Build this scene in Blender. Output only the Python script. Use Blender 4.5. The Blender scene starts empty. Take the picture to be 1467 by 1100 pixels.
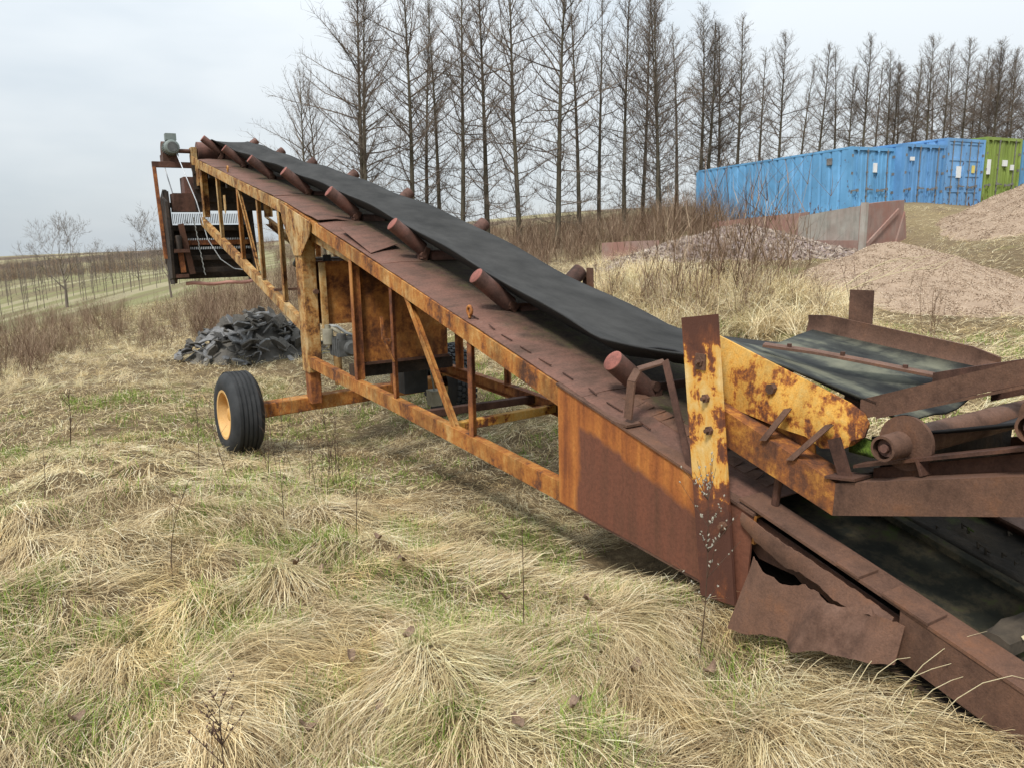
import bpy, math, random
import numpy as np
from mathutils import Vector, Matrix
random.seed(7); rng = np.random.default_rng(7)
R = math.radians
scene = bpy.context.scene
col = scene.collection
CAM_H = 1.6

# ---------------------------------------------------------------- camera
pitch, roll = R(11), R(-1)
fw = Vector((0, math.cos(pitch), -math.sin(pitch)))
up0 = Vector((0, math.sin(pitch), math.cos(pitch))); rt0 = Vector((1, 0, 0))
rt = rt0 * math.cos(roll) + up0 * math.sin(roll)
upv = up0 * math.cos(roll) - rt0 * math.sin(roll)
cd = bpy.data.cameras.new('camera'); cam = bpy.data.objects.new('camera', cd); col.objects.link(cam)
cam.matrix_world = Matrix(((rt.x, upv.x, -fw.x, 0), (rt.y, upv.y, -fw.y, 0), (rt.z, upv.z, -fw.z, CAM_H), (0, 0, 0, 1)))
cd.sensor_width = 36; cd.lens = 27.04; cd.clip_start = 0.05; cd.clip_end = 6000
scene.camera = cam
scene.cycles.max_bounces = 5; scene.cycles.diffuse_bounces = 3; scene.cycles.glossy_bounces = 2; scene.cycles.transmission_bounces = 2

# ---------------------------------------------------------------- sky, sun, exposure
SUN_EL, SUN_AZ = R(54), R(205)          # azimuth clockwise from +Y: behind the camera, a little to the left
w = bpy.data.worlds.new('World'); scene.world = w; w.use_nodes = True
nt = w.node_tree; nt.nodes.clear()
def wn(t, **k):
    n = nt.nodes.new(t)
    for a, b in k.items(): setattr(n, a, b)
    return n
sky = wn('ShaderNodeTexSky', sky_type='NISHITA', sun_disc=False, sun_elevation=SUN_EL, sun_rotation=SUN_AZ)
skm = wn('ShaderNodeMix', data_type='RGBA', blend_type='MULTIPLY'); skm.inputs[0].default_value = 1
skm.inputs[7].default_value = (0.09, 0.09, 0.09, 1)
tc = wn('ShaderNodeTexCoord')
mp = wn('ShaderNodeMapping'); mp.inputs['Scale'].default_value = (1, 1, 3.2)
nz = wn('ShaderNodeTexNoise'); nz.inputs['Scale'].default_value = 1.5; nz.inputs['Detail'].default_value = 5; nz.inputs['Roughness'].default_value = .5
cr = wn('ShaderNodeValToRGB')
cr.color_ramp.elements[0].position = .40; cr.color_ramp.elements[0].color = (.49, .555, .61, 1)
cr.color_ramp.elements[1].position = .60; cr.color_ramp.elements[1].color = (.675, .715, .74, 1)
mx = wn('ShaderNodeMix', data_type='RGBA'); mx.inputs[0].default_value = .90     # a closed layer of cloud over the blue
bg = wn('ShaderNodeBackground'); bg.inputs['Strength'].default_value = 1.0
out = wn('ShaderNodeOutputWorld')
L = nt.links.new
sep = wn('ShaderNodeSeparateXYZ'); L(tc.outputs['Generated'], sep.inputs[0])
cie = wn('ShaderNodeMath', operation='MAXIMUM'); L(sep.outputs[2], cie.inputs[0]); cie.inputs[1].default_value = 0
cie2 = wn('ShaderNodeMath', operation='MULTIPLY_ADD'); L(cie.outputs[0], cie2.inputs[0]); cie2.inputs[1].default_value = 1.15; cie2.inputs[2].default_value = .80   # overcast sky: brighter overhead than at the horizon
L(cie2.outputs[0], bg.inputs['Strength'])
L(sky.outputs[0], skm.inputs[6]); L(tc.outputs['Generated'], mp.inputs[0]); L(mp.outputs[0], nz.inputs['Vector']); L(nz.outputs[0], cr.inputs[0])
L(skm.outputs[2], mx.inputs[6]); L(cr.outputs[0], mx.inputs[7]); L(mx.outputs[2], bg.inputs[0]); L(bg.outputs[0], out.inputs[0])
sd = bpy.data.lights.new('sun', 'SUN'); sun = bpy.data.objects.new('sun', sd); col.objects.link(sun)
sd.energy = 2.8; sd.angle = R(11); sd.color = (1, .965, .91)
sdir = Vector((math.sin(SUN_AZ) * math.cos(SUN_EL), math.cos(SUN_AZ) * math.cos(SUN_EL), math.sin(SUN_EL)))
sun.rotation_euler = sdir.to_track_quat('Z', 'Y').to_euler(); sun.location = (-6, -6, 20)
scene.view_settings.view_transform = 'Standard'; scene.view_settings.look = 'None'
scene.view_settings.exposure = 0.43; scene.view_settings.gamma = 1; scene.view_settings.use_curve_mapping = False

# ---------------------------------------------------------------- helpers
class MB:
    """collects shapes; build() links them as one mesh object"""
    def __init__(s): s.v = []; s.f = []
    def add(s, vs, fs):
        b = len(s.v); s.v.extend([tuple(p) for p in vs]); s.f.extend([tuple(b + i for i in f) for f in fs]); return s
    def box(s, a, b):
        (x0, y0, z0), (x1, y1, z1) = a, b
        return s.add([(x0,y0,z0),(x1,y0,z0),(x1,y1,z0),(x0,y1,z0),(x0,y0,z1),(x1,y0,z1),(x1,y1,z1),(x0,y1,z1)],
                     [(0,3,2,1),(4,5,6,7),(0,1,5,4),(1,2,6,5),(2,3,7,6),(3,0,4,7)])
    def ext(s, prof, p0, p1, A, B):
        """extrude a closed 2-D profile from p0 to p1; profile axes A, B"""
        A, B, p0, p1 = Vector(A), Vector(B), Vector(p0), Vector(p1); n = len(prof)
        vs = [p0 + A*a + B*b for a, b in prof] + [p1 + A*a + B*b for a, b in prof]
        fs = [(i, (i+1) % n, n + (i+1) % n, n + i) for i in range(n)] + [tuple(range(n-1, -1, -1)), tuple(range(n, 2*n))]
        return s.add(vs, fs)
    def bar(s, p0, p1, wdt, dep, side=(1, 0, 0)):
        p0, p1 = Vector(p0), Vector(p1); d = (p1 - p0).normalized(); A = Vector(side); A = (A - d * A.dot(d)).normalized(); B = d.cross(A)
        w2, d2 = wdt/2, dep/2; c = min(w2, d2) * .12
        return s.ext([(-w2+c,-d2),(w2-c,-d2),(w2,-d2+c),(w2,d2-c),(w2-c,d2),(-w2+c,d2),(-w2,d2-c),(-w2,-d2+c)], p0, p1, A, B)
    def tube(s, pts, rad, n=8, cap=True):
        pts = [Vector(p) for p in pts]
        if not hasattr(rad, '__len__'): rad = [rad] * len(pts)
        vs = []; fs = []
        d = (pts[1] - pts[0]).normalized(); A = d.orthogonal().normalized()
        for i, p in enumerate(pts):
            if 0 < i < len(pts) - 1: d = (pts[i+1] - pts[i-1]).normalized()
            elif i: d = (pts[i] - pts[i-1]).normalized()
            A = (A - d * A.dot(d)).normalized(); B = d.cross(A)
            for k in range(n):
                a = 2 * math.pi * k / n; vs.append(p + (A * math.cos(a) + B * math.sin(a)) * rad[i])
        for i in range(len(pts) - 1):
            for k in range(n): fs.append((i*n + k, i*n + (k+1) % n, (i+1)*n + (k+1) % n, (i+1)*n + k))
        if cap: fs.append(tuple(range(n-1, -1, -1))); fs.append(tuple((len(pts)-1)*n + k for k in range(n)))
        return s.add(vs, fs)
    def lathe(s, c, ax, prof, n=32, closed=False):
        """prof: (along axis, radius)"""
        c, ax = Vector(c), Vector(ax).normalized(); A = ax.orthogonal().normalized(); B = ax.cross(A); m = len(prof); vs = []; fs = []
        for k in range(n):
            a = 2*math.pi*k/n; e = A*math.cos(a) + B*math.sin(a)
            vs += [c + ax*x + e*r for x, r in prof]
        for k in range(n):
            k2 = (k+1) % n
            for j in range(m if closed else m-1):
                j2 = (j+1) % m; fs.append((k*m+j, k2*m+j, k2*m+j2, k*m+j2))
        return s.add(vs, fs)
    def sheet(s, grid, th=(0, 0, 0)):
        """grid: rows of points; a closed sheet of thickness vector th"""
        nr, nc = len(grid), len(grid[0]); t = Vector(th)
        top = [Vector(p) for r in grid for p in r]; n = nr*nc
        fs = []; I = lambda i, j: i*nc + j
        for i in range(nr-1):
            for j in range(nc-1):
                fs.append((I(i,j), I(i,j+1), I(i+1,j+1), I(i+1,j)))
        if t.length:
            fs += [tuple(n + q for q in reversed(f)) for f in list(fs)]
            for j in range(nc-1): fs.append((I(0,j+1), I(0,j), n+I(0,j), n+I(0,j+1))); fs.append((I(nr-1,j), I(nr-1,j+1), n+I(nr-1,j+1), n+I(nr-1,j)))
            for i in range(nr-1): fs.append((I(i,0), I(i+1,0), n+I(i+1,0), n+I(i,0))); fs.append((I(i+1,nc-1), I(i,nc-1), n+I(i,nc-1), n+I(i+1,nc-1)))
            top = top + [p + t for p in top]
        return s.add(top, fs)
    def mesh(s, name, m=None, smooth=False):
        me = bpy.data.meshes.new(name); me.from_pydata(s.v, [], s.f); me.update()
        if m is not None: me.materials.append(m)
        if smooth == True: me.polygons.foreach_set('use_smooth', [True]*len(me.polygons))
        elif smooth: me.polygons.foreach_set('use_smooth', [True]*len(me.polygons)); me.set_sharp_from_angle(angle=R(smooth))
        return me
    def build(s, name, m, parent=None, smooth=False, loc=(0, 0, 0)):
        return link(name, s.mesh(name, m, smooth), parent, loc)
def link(name, me, parent=None, loc=(0, 0, 0), rot=(0, 0, 0)):
    o = bpy.data.objects.new(name, me); col.objects.link(o); o.location = loc; o.rotation_euler = rot
    if parent is not None: o.parent = parent
    return o
def tag(o, label=None, cat=None, group=None, kind=None):
    for k, x in (('label', label), ('category', cat), ('group', group), ('kind', kind)):
        if x: o[k] = x
    return o
def thing(name, label, cat, loc=(0, 0, 0), rotz=0, group=None):
    o = link(name, None, None, loc, (0, 0, rotz)); o.empty_display_size = .1
    return tag(o, label, cat, group)
def copy_tree(o, parent=None):
    c = o.copy(); col.objects.link(c); c.parent = parent
    for ch in list(o.children): copy_tree(ch, c)
    return c

# ---------------------------------------------------------------- materials
class Mat:
    def __init__(s, name, rough=.8, spec=.3):
        s.m = bpy.data.materials.new(name); s.m.use_nodes = True; s.t = s.m.node_tree
        s.b = s.t.nodes['Principled BSDF']; s.b.inputs['Roughness'].default_value = rough; s.b.inputs['Specular IOR Level'].default_value = spec
        s.tc = s.t.nodes.new('ShaderNodeTexCoord')
        oi = s.t.nodes.new('ShaderNodeObjectInfo'); vm = s.t.nodes.new('ShaderNodeVectorMath'); vm.operation = 'MULTIPLY_ADD'
        cb = s.t.nodes.new('ShaderNodeCombineXYZ')
        for i in range(3): s.t.links.new(oi.outputs['Random'], cb.inputs[i])
        vm.inputs[1].default_value = (13.7, 9.1, 17.3)
        s.t.links.new(cb.outputs[0], vm.inputs[0]); s.t.links.new(s.tc.outputs['Object'], vm.inputs[2]); s.vec = vm.outputs[0]
        g = s.t.nodes.new('ShaderNodeNewGeometry'); s.pos = g.outputs['Position']; s.rand = oi.outputs['Random']
    def lk(s, a, b): s.t.links.new(a, b)
    def noise(s, scale, detail=6, rough=.6, stretch=None, vec=None, dist=0):
        v = vec or s.vec
        if stretch:
            m = s.t.nodes.new('ShaderNodeMapping'); m.inputs['Scale'].default_value = stretch; s.lk(v, m.inputs[0]); v = m.outputs[0]
        n = s.t.nodes.new('ShaderNodeTexNoise'); n.inputs['Scale'].default_value = scale; n.inputs['Detail'].default_value = detail
        n.inputs['Roughness'].default_value = rough; n.inputs['Distortion'].default_value = dist; s.lk(v, n.inputs['Vector']); return n.outputs[0]
    def math(s, op, a, b=None, c=None):
        n = s.t.nodes.new('ShaderNodeMath'); n.operation = op
        for i, x in enumerate((a, b, c)):
            if x is None: continue
            if isinstance(x, (int, float)): n.inputs[i].default_value = x
            else: s.lk(x, n.inputs[i])
        return n.outputs[0]
    def ramp(s, x, stops):
        n = s.t.nodes.new('ShaderNodeValToRGB'); e = n.color_ramp.elements
        while len(e) < len(stops): e.new(.5)
        for q, (p, c) in zip(e, stops):
            q.position = p; q.color = (c, c, c, 1) if isinstance(c, (int, float)) else (*c, 1)
        s.lk(x, n.inputs[0]); return n.outputs[0]
    def mix(s, f, a, b, mode='MIX'):
        n = s.t.nodes.new('ShaderNodeMix'); n.data_type = 'RGBA'; n.blend_type = mode
        for i, x in ((0, f), (6, a), (7, b)):
            if isinstance(x, (int, float)): n.inputs[i].default_value = x
            elif isinstance(x, tuple): n.inputs[i].default_value = (*x, 1)
            else: s.lk(x, n.inputs[i])
        return n.outputs[2]
    def xyz(s, v):
        n = s.t.nodes.new('ShaderNodeSeparateXYZ'); s.lk(v, n.inputs[0]); return n.outputs
    def col(s, c):
        if isinstance(c, tuple): s.b.inputs['Base Color'].default_value = (*c, 1)
        else: s.lk(c, s.b.inputs['Base Color'])
        return s
    def bump(s, h, strength=.3, dist=.01):
        n = s.t.nodes.new('ShaderNodeBump'); n.inputs['Strength'].default_value = strength; n.inputs['Distance'].default_value = dist
        s.lk(h, n.inputs['Height']); s.lk(n.outputs[0], s.b.inputs['Normal']); return s
    def rough(s, x):
        s.lk(x, s.b.inputs['Roughness']); return s

def rust_mat(name, stops, sc=2.0, streak=.45, fine=.22, grime=.5):
    """one weathering field, from bare rust (low) to sound paint (high), with runs down the face"""
    m = Mat(name)
    a = m.noise(sc, 6, .68, dist=.3); b = m.noise(5, 5, .7, stretch=(1.7, 1.7, .28), dist=.6); c = m.noise(45, 4, .7)
    x = m.math('ADD', m.math('MULTIPLY', a, 1 - streak), m.math('MULTIPLY', b, streak))
    x = m.math('MULTIPLY_ADD', m.noise(15, 6, .75), .28, m.math('MULTIPLY', x, .72)); x = m.math('MULTIPLY_ADD', m.math('SUBTRACT', x, .5), 2.5, .49)
    x = m.math('MULTIPLY_ADD', m.math('SUBTRACT', c, .5), fine, x)
    colr = m.ramp(x, stops)
    g = m.ramp(m.noise(5.5, 6, .7, stretch=(1, 1, .5)), [(.36, 1), (.56, 0)])
    colr = m.mix(m.math('MULTIPLY', g, grime), colr, (.045, .026, .015))
    sp = m.ramp(m.noise(150, 3, .7), [(.32, .74), (.6, 1.0)])
    colr = m.mix(1.0, colr, sp, 'MULTIPLY')
    m.col(colr); m.rough(m.ramp(x, [(.3, .92), (.7, .55)]))
    h = m.math('MULTIPLY_ADD', c, .5, x); m.bump(h, .55, .006)
    return m.m
DK, BR, OR = (.05, .021, .012), (.13, .052, .027), (.36, .125, .026)
M = {}
M['ochre'] = rust_mat('weathered ochre paint', [(.18, DK), (.34, (.17, .075, .03)), (.44, (.42, .20, .055)), (.56, (.50, .315, .125)), (.8, (.61, .45, .24))], 3.2, .35, .30, .6)
M['orange'] = rust_mat('rust bleeding through yellow paint', [(.16, DK), (.30, BR), (.43, OR), (.58, (.46, .205, .05)), (.8, (.58, .36, .14))], 3.0, .42, .28, .5)
M['rail'] = rust_mat('rusting yellow rail', [(.2, DK), (.40, BR), (.54, (.27, .095, .028)), (.68, (.50, .22, .045)), (.9, (.62, .36, .10))], 3.4, .3, .24, .3)
M['redrust'] = rust_mat('orange brown rust', [(.16, DK), (.36, (.14, .05, .024)), (.52, (.29, .10, .03)), (.74, (.46, .20, .055))], 2.6, .42, .24, .35)
M['yellow'] = rust_mat('chipped yellow paint', [(.22, (.06, .022, .014)), (.35, (.14, .05, .024)), (.42, (.36, .12, .025)), (.49, (.64, .33, .06)), (.66, (.62, .385, .11)), (.9, (.66, .46, .2))], 3.6, .38, .24, .35)
def upright_mat():
    m = Mat('upright paint'); o = m.xyz(m.tc.outputs['Object']); v = m.tc.outputs['Object']
    a = m.noise(5.5, 9, .66, dist=.5, vec=v); b = m.noise(9, 6, .65, stretch=(1, 1, .22), vec=v); c = m.noise(60, 4, .7, vec=v)
    x = m.math('ADD', m.math('MULTIPLY', a, .6), m.math('MULTIPLY', b, .4)); x = m.math('MULTIPLY_ADD', m.math('SUBTRACT', x, .5), 3.5, .38)
    low = m.ramp(o['Z'], [(.42, -.0), (.62, 1)]); top = m.ramp(m.math('MULTIPLY', o['Z'], .7), [(.80, 1), (.875, 0)])
    x = m.math('ADD', x, m.math('MULTIPLY_ADD', m.math('MULTIPLY', low, top), .42, -.42)); x = m.math('MULTIPLY_ADD', m.math('SUBTRACT', c, .5), .16, x)
    m.col(m.ramp(x, [(.1, (.085, .034, .022)), (.36, (.14, .05, .026)), (.43, (.34, .11, .025)), (.475, (.62, .30, .055)), (.62, (.62, .385, .12)), (.9, (.68, .48, .22))]))
    m.rough(m.ramp(x, [(.4, .92), (.55, .5)])); m.bump(m.math('MULTIPLY_ADD', c, .4, x), .5, .006); return m.m
M['upright'] = upright_mat()
M['brown'] = rust_mat('brown scale rust', [(.15, (.055, .029, .020)), (.45, (.122, .064, .042)), (.62, (.150, .077, .049)), (.85, (.20, .092, .05))], 3.0, .3, .18, .25)
M['brown2'] = rust_mat('dark brown rust', [(.15, (.03, .015, .011)), (.45, (.085, .04, .027)), (.7, (.12, .055, .034)), (.9, (.17, .075, .04))], 3.0, .3, .2, .45)
M['roller'] = rust_mat('roller rust', [(.2, (.05, .03, .025)), (.45, (.115, .060, .046)), (.7, (.16, .074, .055)), (.9, (.2, .09, .06))], 3.0, .1, .12, .25)
M['cap'] = rust_mat('red oxide roller end', [(.2, (.12, .055, .045)), (.5, (.27, .095, .072)), (.8, (.31, .12, .09))], 5.0, .1, .12, .1)
M['dark'] = rust_mat('black oily steel', [(.2, (.012, .010, .009)), (.5, (.028, .021, .016)), (.8, (.06, .035, .02))], 3.0, .3, .2, .3)
M['deck'] = rust_mat('red brown deck plate', [(.15, (.06, .034, .02)), (.38, (.135, .066, .044)), (.6, (.185, .082, .057)), (.85, (.215, .105, .075))], 1.4, .1, .25, .35)
def deck_mat():
    m = Mat('red brown deck plate'); o = m.xyz(m.tc.outputs['Object']); v = m.tc.outputs['Object']
    a = m.noise(2.2, 6, .68, vec=v); f = m.noise(55, 4, .7); st = m.noise(5, 4, .6, stretch=(.5, 2.2, 1), vec=v)
    x = m.math('MULTIPLY_ADD', m.math('SUBTRACT', m.math('MULTIPLY_ADD', a, .65, m.math('MULTIPLY', st, .35)), .5), 2.0, .5)
    c = m.ramp(x, [(.15, (.06, .034, .022)), (.4, (.125, .066, .047)), (.6, (.168, .082, .058)), (.85, (.215, .118, .088))])
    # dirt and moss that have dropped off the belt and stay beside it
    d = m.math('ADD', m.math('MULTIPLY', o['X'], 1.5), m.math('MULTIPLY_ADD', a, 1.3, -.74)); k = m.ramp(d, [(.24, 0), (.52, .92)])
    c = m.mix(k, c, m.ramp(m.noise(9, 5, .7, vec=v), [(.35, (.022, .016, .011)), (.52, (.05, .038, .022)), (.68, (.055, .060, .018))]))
    m.col(m.mix(1.0, c, m.ramp(f, [(.3, .7), (.6, 1)]), 'MULTIPLY')).rough(m.ramp(k, [(0, .8), (1, .97)])); m.bump(m.math('ADD', f, m.math('MULTIPLY', k, a)), .6, .008); return m.m
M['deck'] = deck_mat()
M['panel'] = rust_mat('orange stained sheet', [(.2, (.05, .018, .009)), (.38, (.14, .046, .014)), (.5, (.28, .10, .022)), (.66, (.40, .165, .035)), (.86, (.50, .29, .11))], 2.6, .2, .24, .5)

def side_plate_mat():
    m = Mat('side plate'); o = m.xyz(m.tc.outputs['Object'])
    n = m.noise(3.2, 6, .6, vec=m.tc.outputs['Object']); st = m.noise(6, 4, .6, stretch=(2, 2, .12), vec=m.tc.outputs['Object']); fi = m.noise(50, 4, .7)
    top = m.math('MULTIPLY_ADD', o['Y'], .227, .56 - 2.3*.227)          # level of the chord above
    d = m.math('MINIMUM', m.math('SUBTRACT', 3.17, o['Y']), m.math('SUBTRACT', m.math('SUBTRACT', top, .13), o['Z']))
    d = m.math('ADD', d, m.math('MULTIPLY_ADD', n, .20, -.10)); d = m.math('ADD', d, m.math('MULTIPLY_ADD', st, .07, -.035)); d = m.math('ADD', d, m.math('MULTIPLY_ADD', fi, .03, -.015))
    k = m.math('MAXIMUM', m.ramp(d, [(0, 0), (.035, 1)]), m.ramp(m.math('SUBTRACT', 2.35, o['Y']), [(.0, 0), (.12, 1)]))
    x = m.math('MULTIPLY_ADD', m.math('SUBTRACT', m.math('MULTIPLY_ADD', st, .6, m.math('MULTIPLY', n, .4)), .5), 1.8, .5)
    a = m.ramp(x, [(.2, (.16, .05, .02)), (.45, (.31, .10, .027)), (.62, (.42, .15, .035)), (.85, (.52, .25, .07))])
    b = m.ramp(x, [(.15, (.10, .046, .026)), (.5, (.15, .058, .034)), (.85, (.185, .066, .036))])
    c = m.mix(k, a, b); c = m.mix(1.0, c, m.ramp(fi, [(.3, .72), (.6, 1)]), 'MULTIPLY')
    m.col(c).rough(m.ramp(k, [(0, .7), (1, .9)])); m.bump(m.math('ADD', fi, x), .4, .005); return m.m
M['side'] = side_plate_mat()

def plain(name, lo, hi, sc=6, rough=.8, bump=.2, bsc=60, stretch=None, spec=.3):
    m = Mat(name, rough, spec); m.col(m.ramp(m.noise(sc, 7, .65, stretch=stretch), [(.3, lo), (.7, hi)]))
    m.bump(m.noise(bsc, 4, .6), bump, .006); return m.m
M['belt'] = plain('conveyor belt rubber', (.026, .026, .0255), (.056, .055, .053), 1.0, .85, .2, 60, stretch=(9, .5, 9), spec=.15)
M['flap'] = plain('black rubber flap', (.010, .010, .011), (.02, .02, .021), 4, .6, .15)
M['tyre'] = plain('tyre rubber', (.018, .019, .02), (.04, .041, .042), 7, .75, .25, 80)
M['rim'] = rust_mat('yellow wheel rim', [(.1, (.3, .11, .03)), (.28, (.62, .30, .07)), (.5, (.66, .40, .15)), (.85, (.70, .46, .20))], 3, .2, .12, .12)
M['motor'] = plain('grey green motor paint', (.12, .145, .135), (.2, .225, .21), 9, .55, .2)
M['pump'] = plain('grey cast metal', (.05, .052, .050), (.12, .122, .118), 14, .6, .5, 30)
M['cream'] = plain('dirty cream plastic', (.16, .145, .105), (.30, .28, .21), 9, .6, .1)
M['cable'] = plain('grey cable', (.2, .21, .2), (.32, .33, .32), 9, .6, .1)
M['wire'] = plain('bright wire', (.42, .45, .48), (.6, .63, .66), 9, .5, .1)
M['blackbox'] = plain('black plastic', (.012, .013, .014), (.03, .032, .034), 9, .5, .1)
M['lip'] = plain('faded red rubber lip', (.34, .16, .125), (.5, .27, .22), 6, .7, .2)

def chute_mat():
    m = Mat('dirty chute rubber', .75); o = m.xyz(m.tc.outputs['Object'])
    band = m.noise(7.5, 3, .5, stretch=(1, .12, .4), vec=m.tc.outputs['Object']); d = m.noise(5, 6, .65, vec=m.tc.outputs['Object'])
    x = m.math('MULTIPLY_ADD', d, .55, m.math('MULTIPLY', band, .6))
    m.col(m.ramp(x, [(.46, (.010, .011, .011)), (.56, (.035, .037, .031)), (.64, (.10, .10, .072)), (.8, (.17, .165, .115))])); m.bump(m.noise(30, 4, .6), .2, .006); return m.m
M['chute'] = chute_mat()
def moss_mat():
    m = Mat('mossy dirt', .95); a = m.noise(5, 8, .7); b = m.noise(3, 5, .6, stretch=(1.2, 1, 1))
    c = m.ramp(a, [(.3, (.012, .010, .008)), (.5, (.035, .027, .018)), (.7, (.07, .05, .03))])
    m.col(m.mix(m.ramp(b, [(.56, 0), (.72, .8)]), c, (.07, .11, .015))); m.bump(a, .8, .03); return m.m
M['mossy'] = moss_mat()
M['plank'] = plain('rotten plank', (.03, .024, .018), (.10, .078, .055), 9, .95, .6, 30)
def wetbelt():
    m = Mat('old belt under algae', .9, .15); a = m.noise(5, 7, .7)
    m.col(m.ramp(a, [(.3, (.010, .011, .009)), (.46, (.022, .022, .015)), (.55, (.055, .045, .027)), (.64, (.05, .07, .016)), (.8, (.08, .11, .02))])); m.bump(m.noise(25, 5, .6), .3, .01); return m.m
M['algae'] = wetbelt()

def leaf_mat(name, stops, vsc=1.3, trans=.25, rough=.85, hues=False):
    """blades: tone stored per blade, drifting with the place"""
    m = Mat(name, rough, .15); at = m.t.nodes.new('ShaderNodeAttribute'); at.attribute_name = 'tone'
    n = m.noise(vsc, 4, .6, vec=m.pos); x = m.math('MULTIPLY_ADD', m.math('SUBTRACT', n, .5), (.6 if hues else 1.1), at.outputs['Fac'])
    x = m.math('MULTIPLY_ADD', m.math('SUBTRACT', m.rand, .5), .18, x)
    c = m.ramp(x, stops)
    if hues:
        h = m.noise(1.15, 4, .6, vec=m.pos, dist=.8); h2 = m.noise(3.3, 3, .6, vec=m.pos)
        c = m.mix(m.ramp(h, [(.40, .4), (.48, 0)]), c, m.mix(1.0, c, (.90, .98, .82), 'MULTIPLY'))
        c = m.mix(m.ramp(h, [(.52, 0), (.66, .6)]), c, m.mix(1.0, c, (1.05, .97, .72), 'MULTIPLY'))
        c = m.mix(m.ramp(h2, [(.54, 0), (.70, .55)]), c, m.mix(1.0, c, (.90, .79, .74), 'MULTIPLY'))
    m.col(c)
    if trans:
        tr = m.t.nodes.new('ShaderNodeBsdfTranslucent'); m.lk(c, tr.inputs[0]); ms = m.t.nodes.new('ShaderNodeMixShader'); ms.inputs[0].default_value = trans
        o = m.t.nodes['Material Output']; m.lk(m.b.outputs[0], ms.inputs[1]); m.lk(tr.outputs[0], ms.inputs[2]); m.lk(ms.outputs[0], o.inputs[0])
    return m.m
M['straw'] = leaf_mat('dry grass', [(0, (.19, .13, .07)), (.22, (.40, .295, .16)), (.45, (.60, .475, .275)), (.7, (.74, .62, .385)), (1, (.84, .77, .57))], hues=True)
M['green'] = leaf_mat('green grass', [(0, (.07, .105, .02)), (.4, (.16, .24, .04)), (.75, (.27, .36, .07)), (1, (.42, .46, .15))])
M['brush'] = leaf_mat('brown stems', [(0, (.07, .04, .028)), (.4, (.15, .095, .062)), (.7, (.24, .165, .11)), (1, (.36, .28, .19))], trans=0)
M['stalk'] = plain('dark weed stalk', (.045, .028, .018), (.09, .055, .035), 20, .9)
M['bud'] = plain('pale seed heads', (.22, .20, .155), (.36, .33, .27), 30, .9)
M['culm'] = plain('bleached grass culms', (.42, .35, .20), (.58, .50, .32), 30, .9)
M['seed'] = plain('brown seed heads', (.07, .04, .028), (.14, .085, .06), 30, .9)
M['leaf'] = plain('dead leaf', (.12, .075, .05), (.25, .17, .115), 9, .8, .3)
M['bark'] = plain('larch bark', (.055, .046, .032), (.12, .105, .07), 2, .9, .5, 12, stretch=(1, 1, .25))
M['twig'] = plain('larch twigs', (.095, .072, .056), (.165, .13, .10), 1, .9, 0)
M['greytwig'] = plain('grey brown twigs', (.10, .08, .065), (.17, .14, .115), 1, .9, 0)
# ---------------------------------------------------------------- the lie of the land
CP = [(-1.49,2.29,-0.03),(-0.10,2.25,0.00),(1.01,2.18,0.03),(-1.97,3.16,0.04),(-1.3,2.5,-.03),(-1.45,3.5,.04),(-2.6,3.6,.08),(-0.44,3.26,0.00),(0.46,2.92,0.00),(-2.81,4.39,0.10),(-2.15,4.67,0.06),(-1.30,4.44,-0.06),(-0.36,4.27,-0.10),(0.38,3.50,-0.02),(-4.48,9.01,-0.50),(-7.49,12.04,-0.72),(-10.33,16.74,-1.00),(-6.15,13.83,-0.72),(-4.18,15.05,-0.66),(-9.54,19.63,-0.95),(-16.77,27.43,-1.40),(-2.35,14.84,-0.55),(2.36,9.65,0.40),(3.39,10.14,0.60),(2.18,14.31,0.75),(5.82,11.23,0.15),(6.04,9.30,0.12),(11.79,18.75,0.75),(5.35,13.48,0.42),(8.0,16.0,.26),(7.6,12.8,.05),(10.6,15.6,.32),(11.0,20.0,.85),(14.44,29.00,2.01),(19.18,30.00,2.21),(9.25,38.00,1.77),(8.83,21.00,0.70),(8.82,26.00,0.95),(10.9,23.4,.85),(12.6,24.4,1.0),(12.6,26.6,1.55),(0.80,45.00,0.95),(3.75,30.00,0.58),(-9.98,40.00,0.2),(-27.35,45.00,-2.10),(-54.26,90.00,-2.57),(-47.41,110.00,-2.35),(-179.98,300.00,-5.64),(-156.29,330.00,-3.30),(2.91,160.00,3.06),(44.96,420.00,13.19),(175.08,420.00,15.33),(-81.68,400.00,3.0),(59.34,100.00,5.43),(-587.80,900.00,-14.0),(-900,1500,-34),(-1400,2400,-60),(-300,900,-6),(4.68,1500.00,22.22),(891.30,1500.00,46.10),(0.93,2.92,0.02),(1.46,2.04,0.08),(2.30,2.78,0.08),(0.75,4.19,-0.10),(0.72,2.75,0.0),(1.15,2.0,0.07),(1.3,1.7,.07),(-0.07,5.56,-0.22),(-2.90,7.94,-0.60),(-0.79,9.21,-0.54),(-0.95,7.01,-0.42),(1.02,7.62,-0.10),(3.00,5.30,0.15),(-4.30,12.59,-0.75),
      (-1.5,1.7,-.04),(-.5,1.5,-.02),(0,0.6,0),(-1,0.7,0),(1,0.7,0),(2.4,1.0,0.02),(-2.4,1.0,0.02)]
CP = np.array(CP)
def warp(x, y):
    th = np.arctan2(x, np.maximum(y, .05)); th = np.clip(th, -1.0, 1.0); r = np.maximum(np.hypot(x, y), .6)
    return th * 1.6, np.log(r)
_a, _b = warp(CP[:, 0], CP[:, 1])
_phi = lambda d: np.sqrt(d*d + .03)
_W = np.linalg.solve(_phi(np.hypot(_a[:, None] - _a, _b[:, None] - _b)) + 0.01*np.eye(len(CP)), CP[:, 2] - 0)
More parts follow.
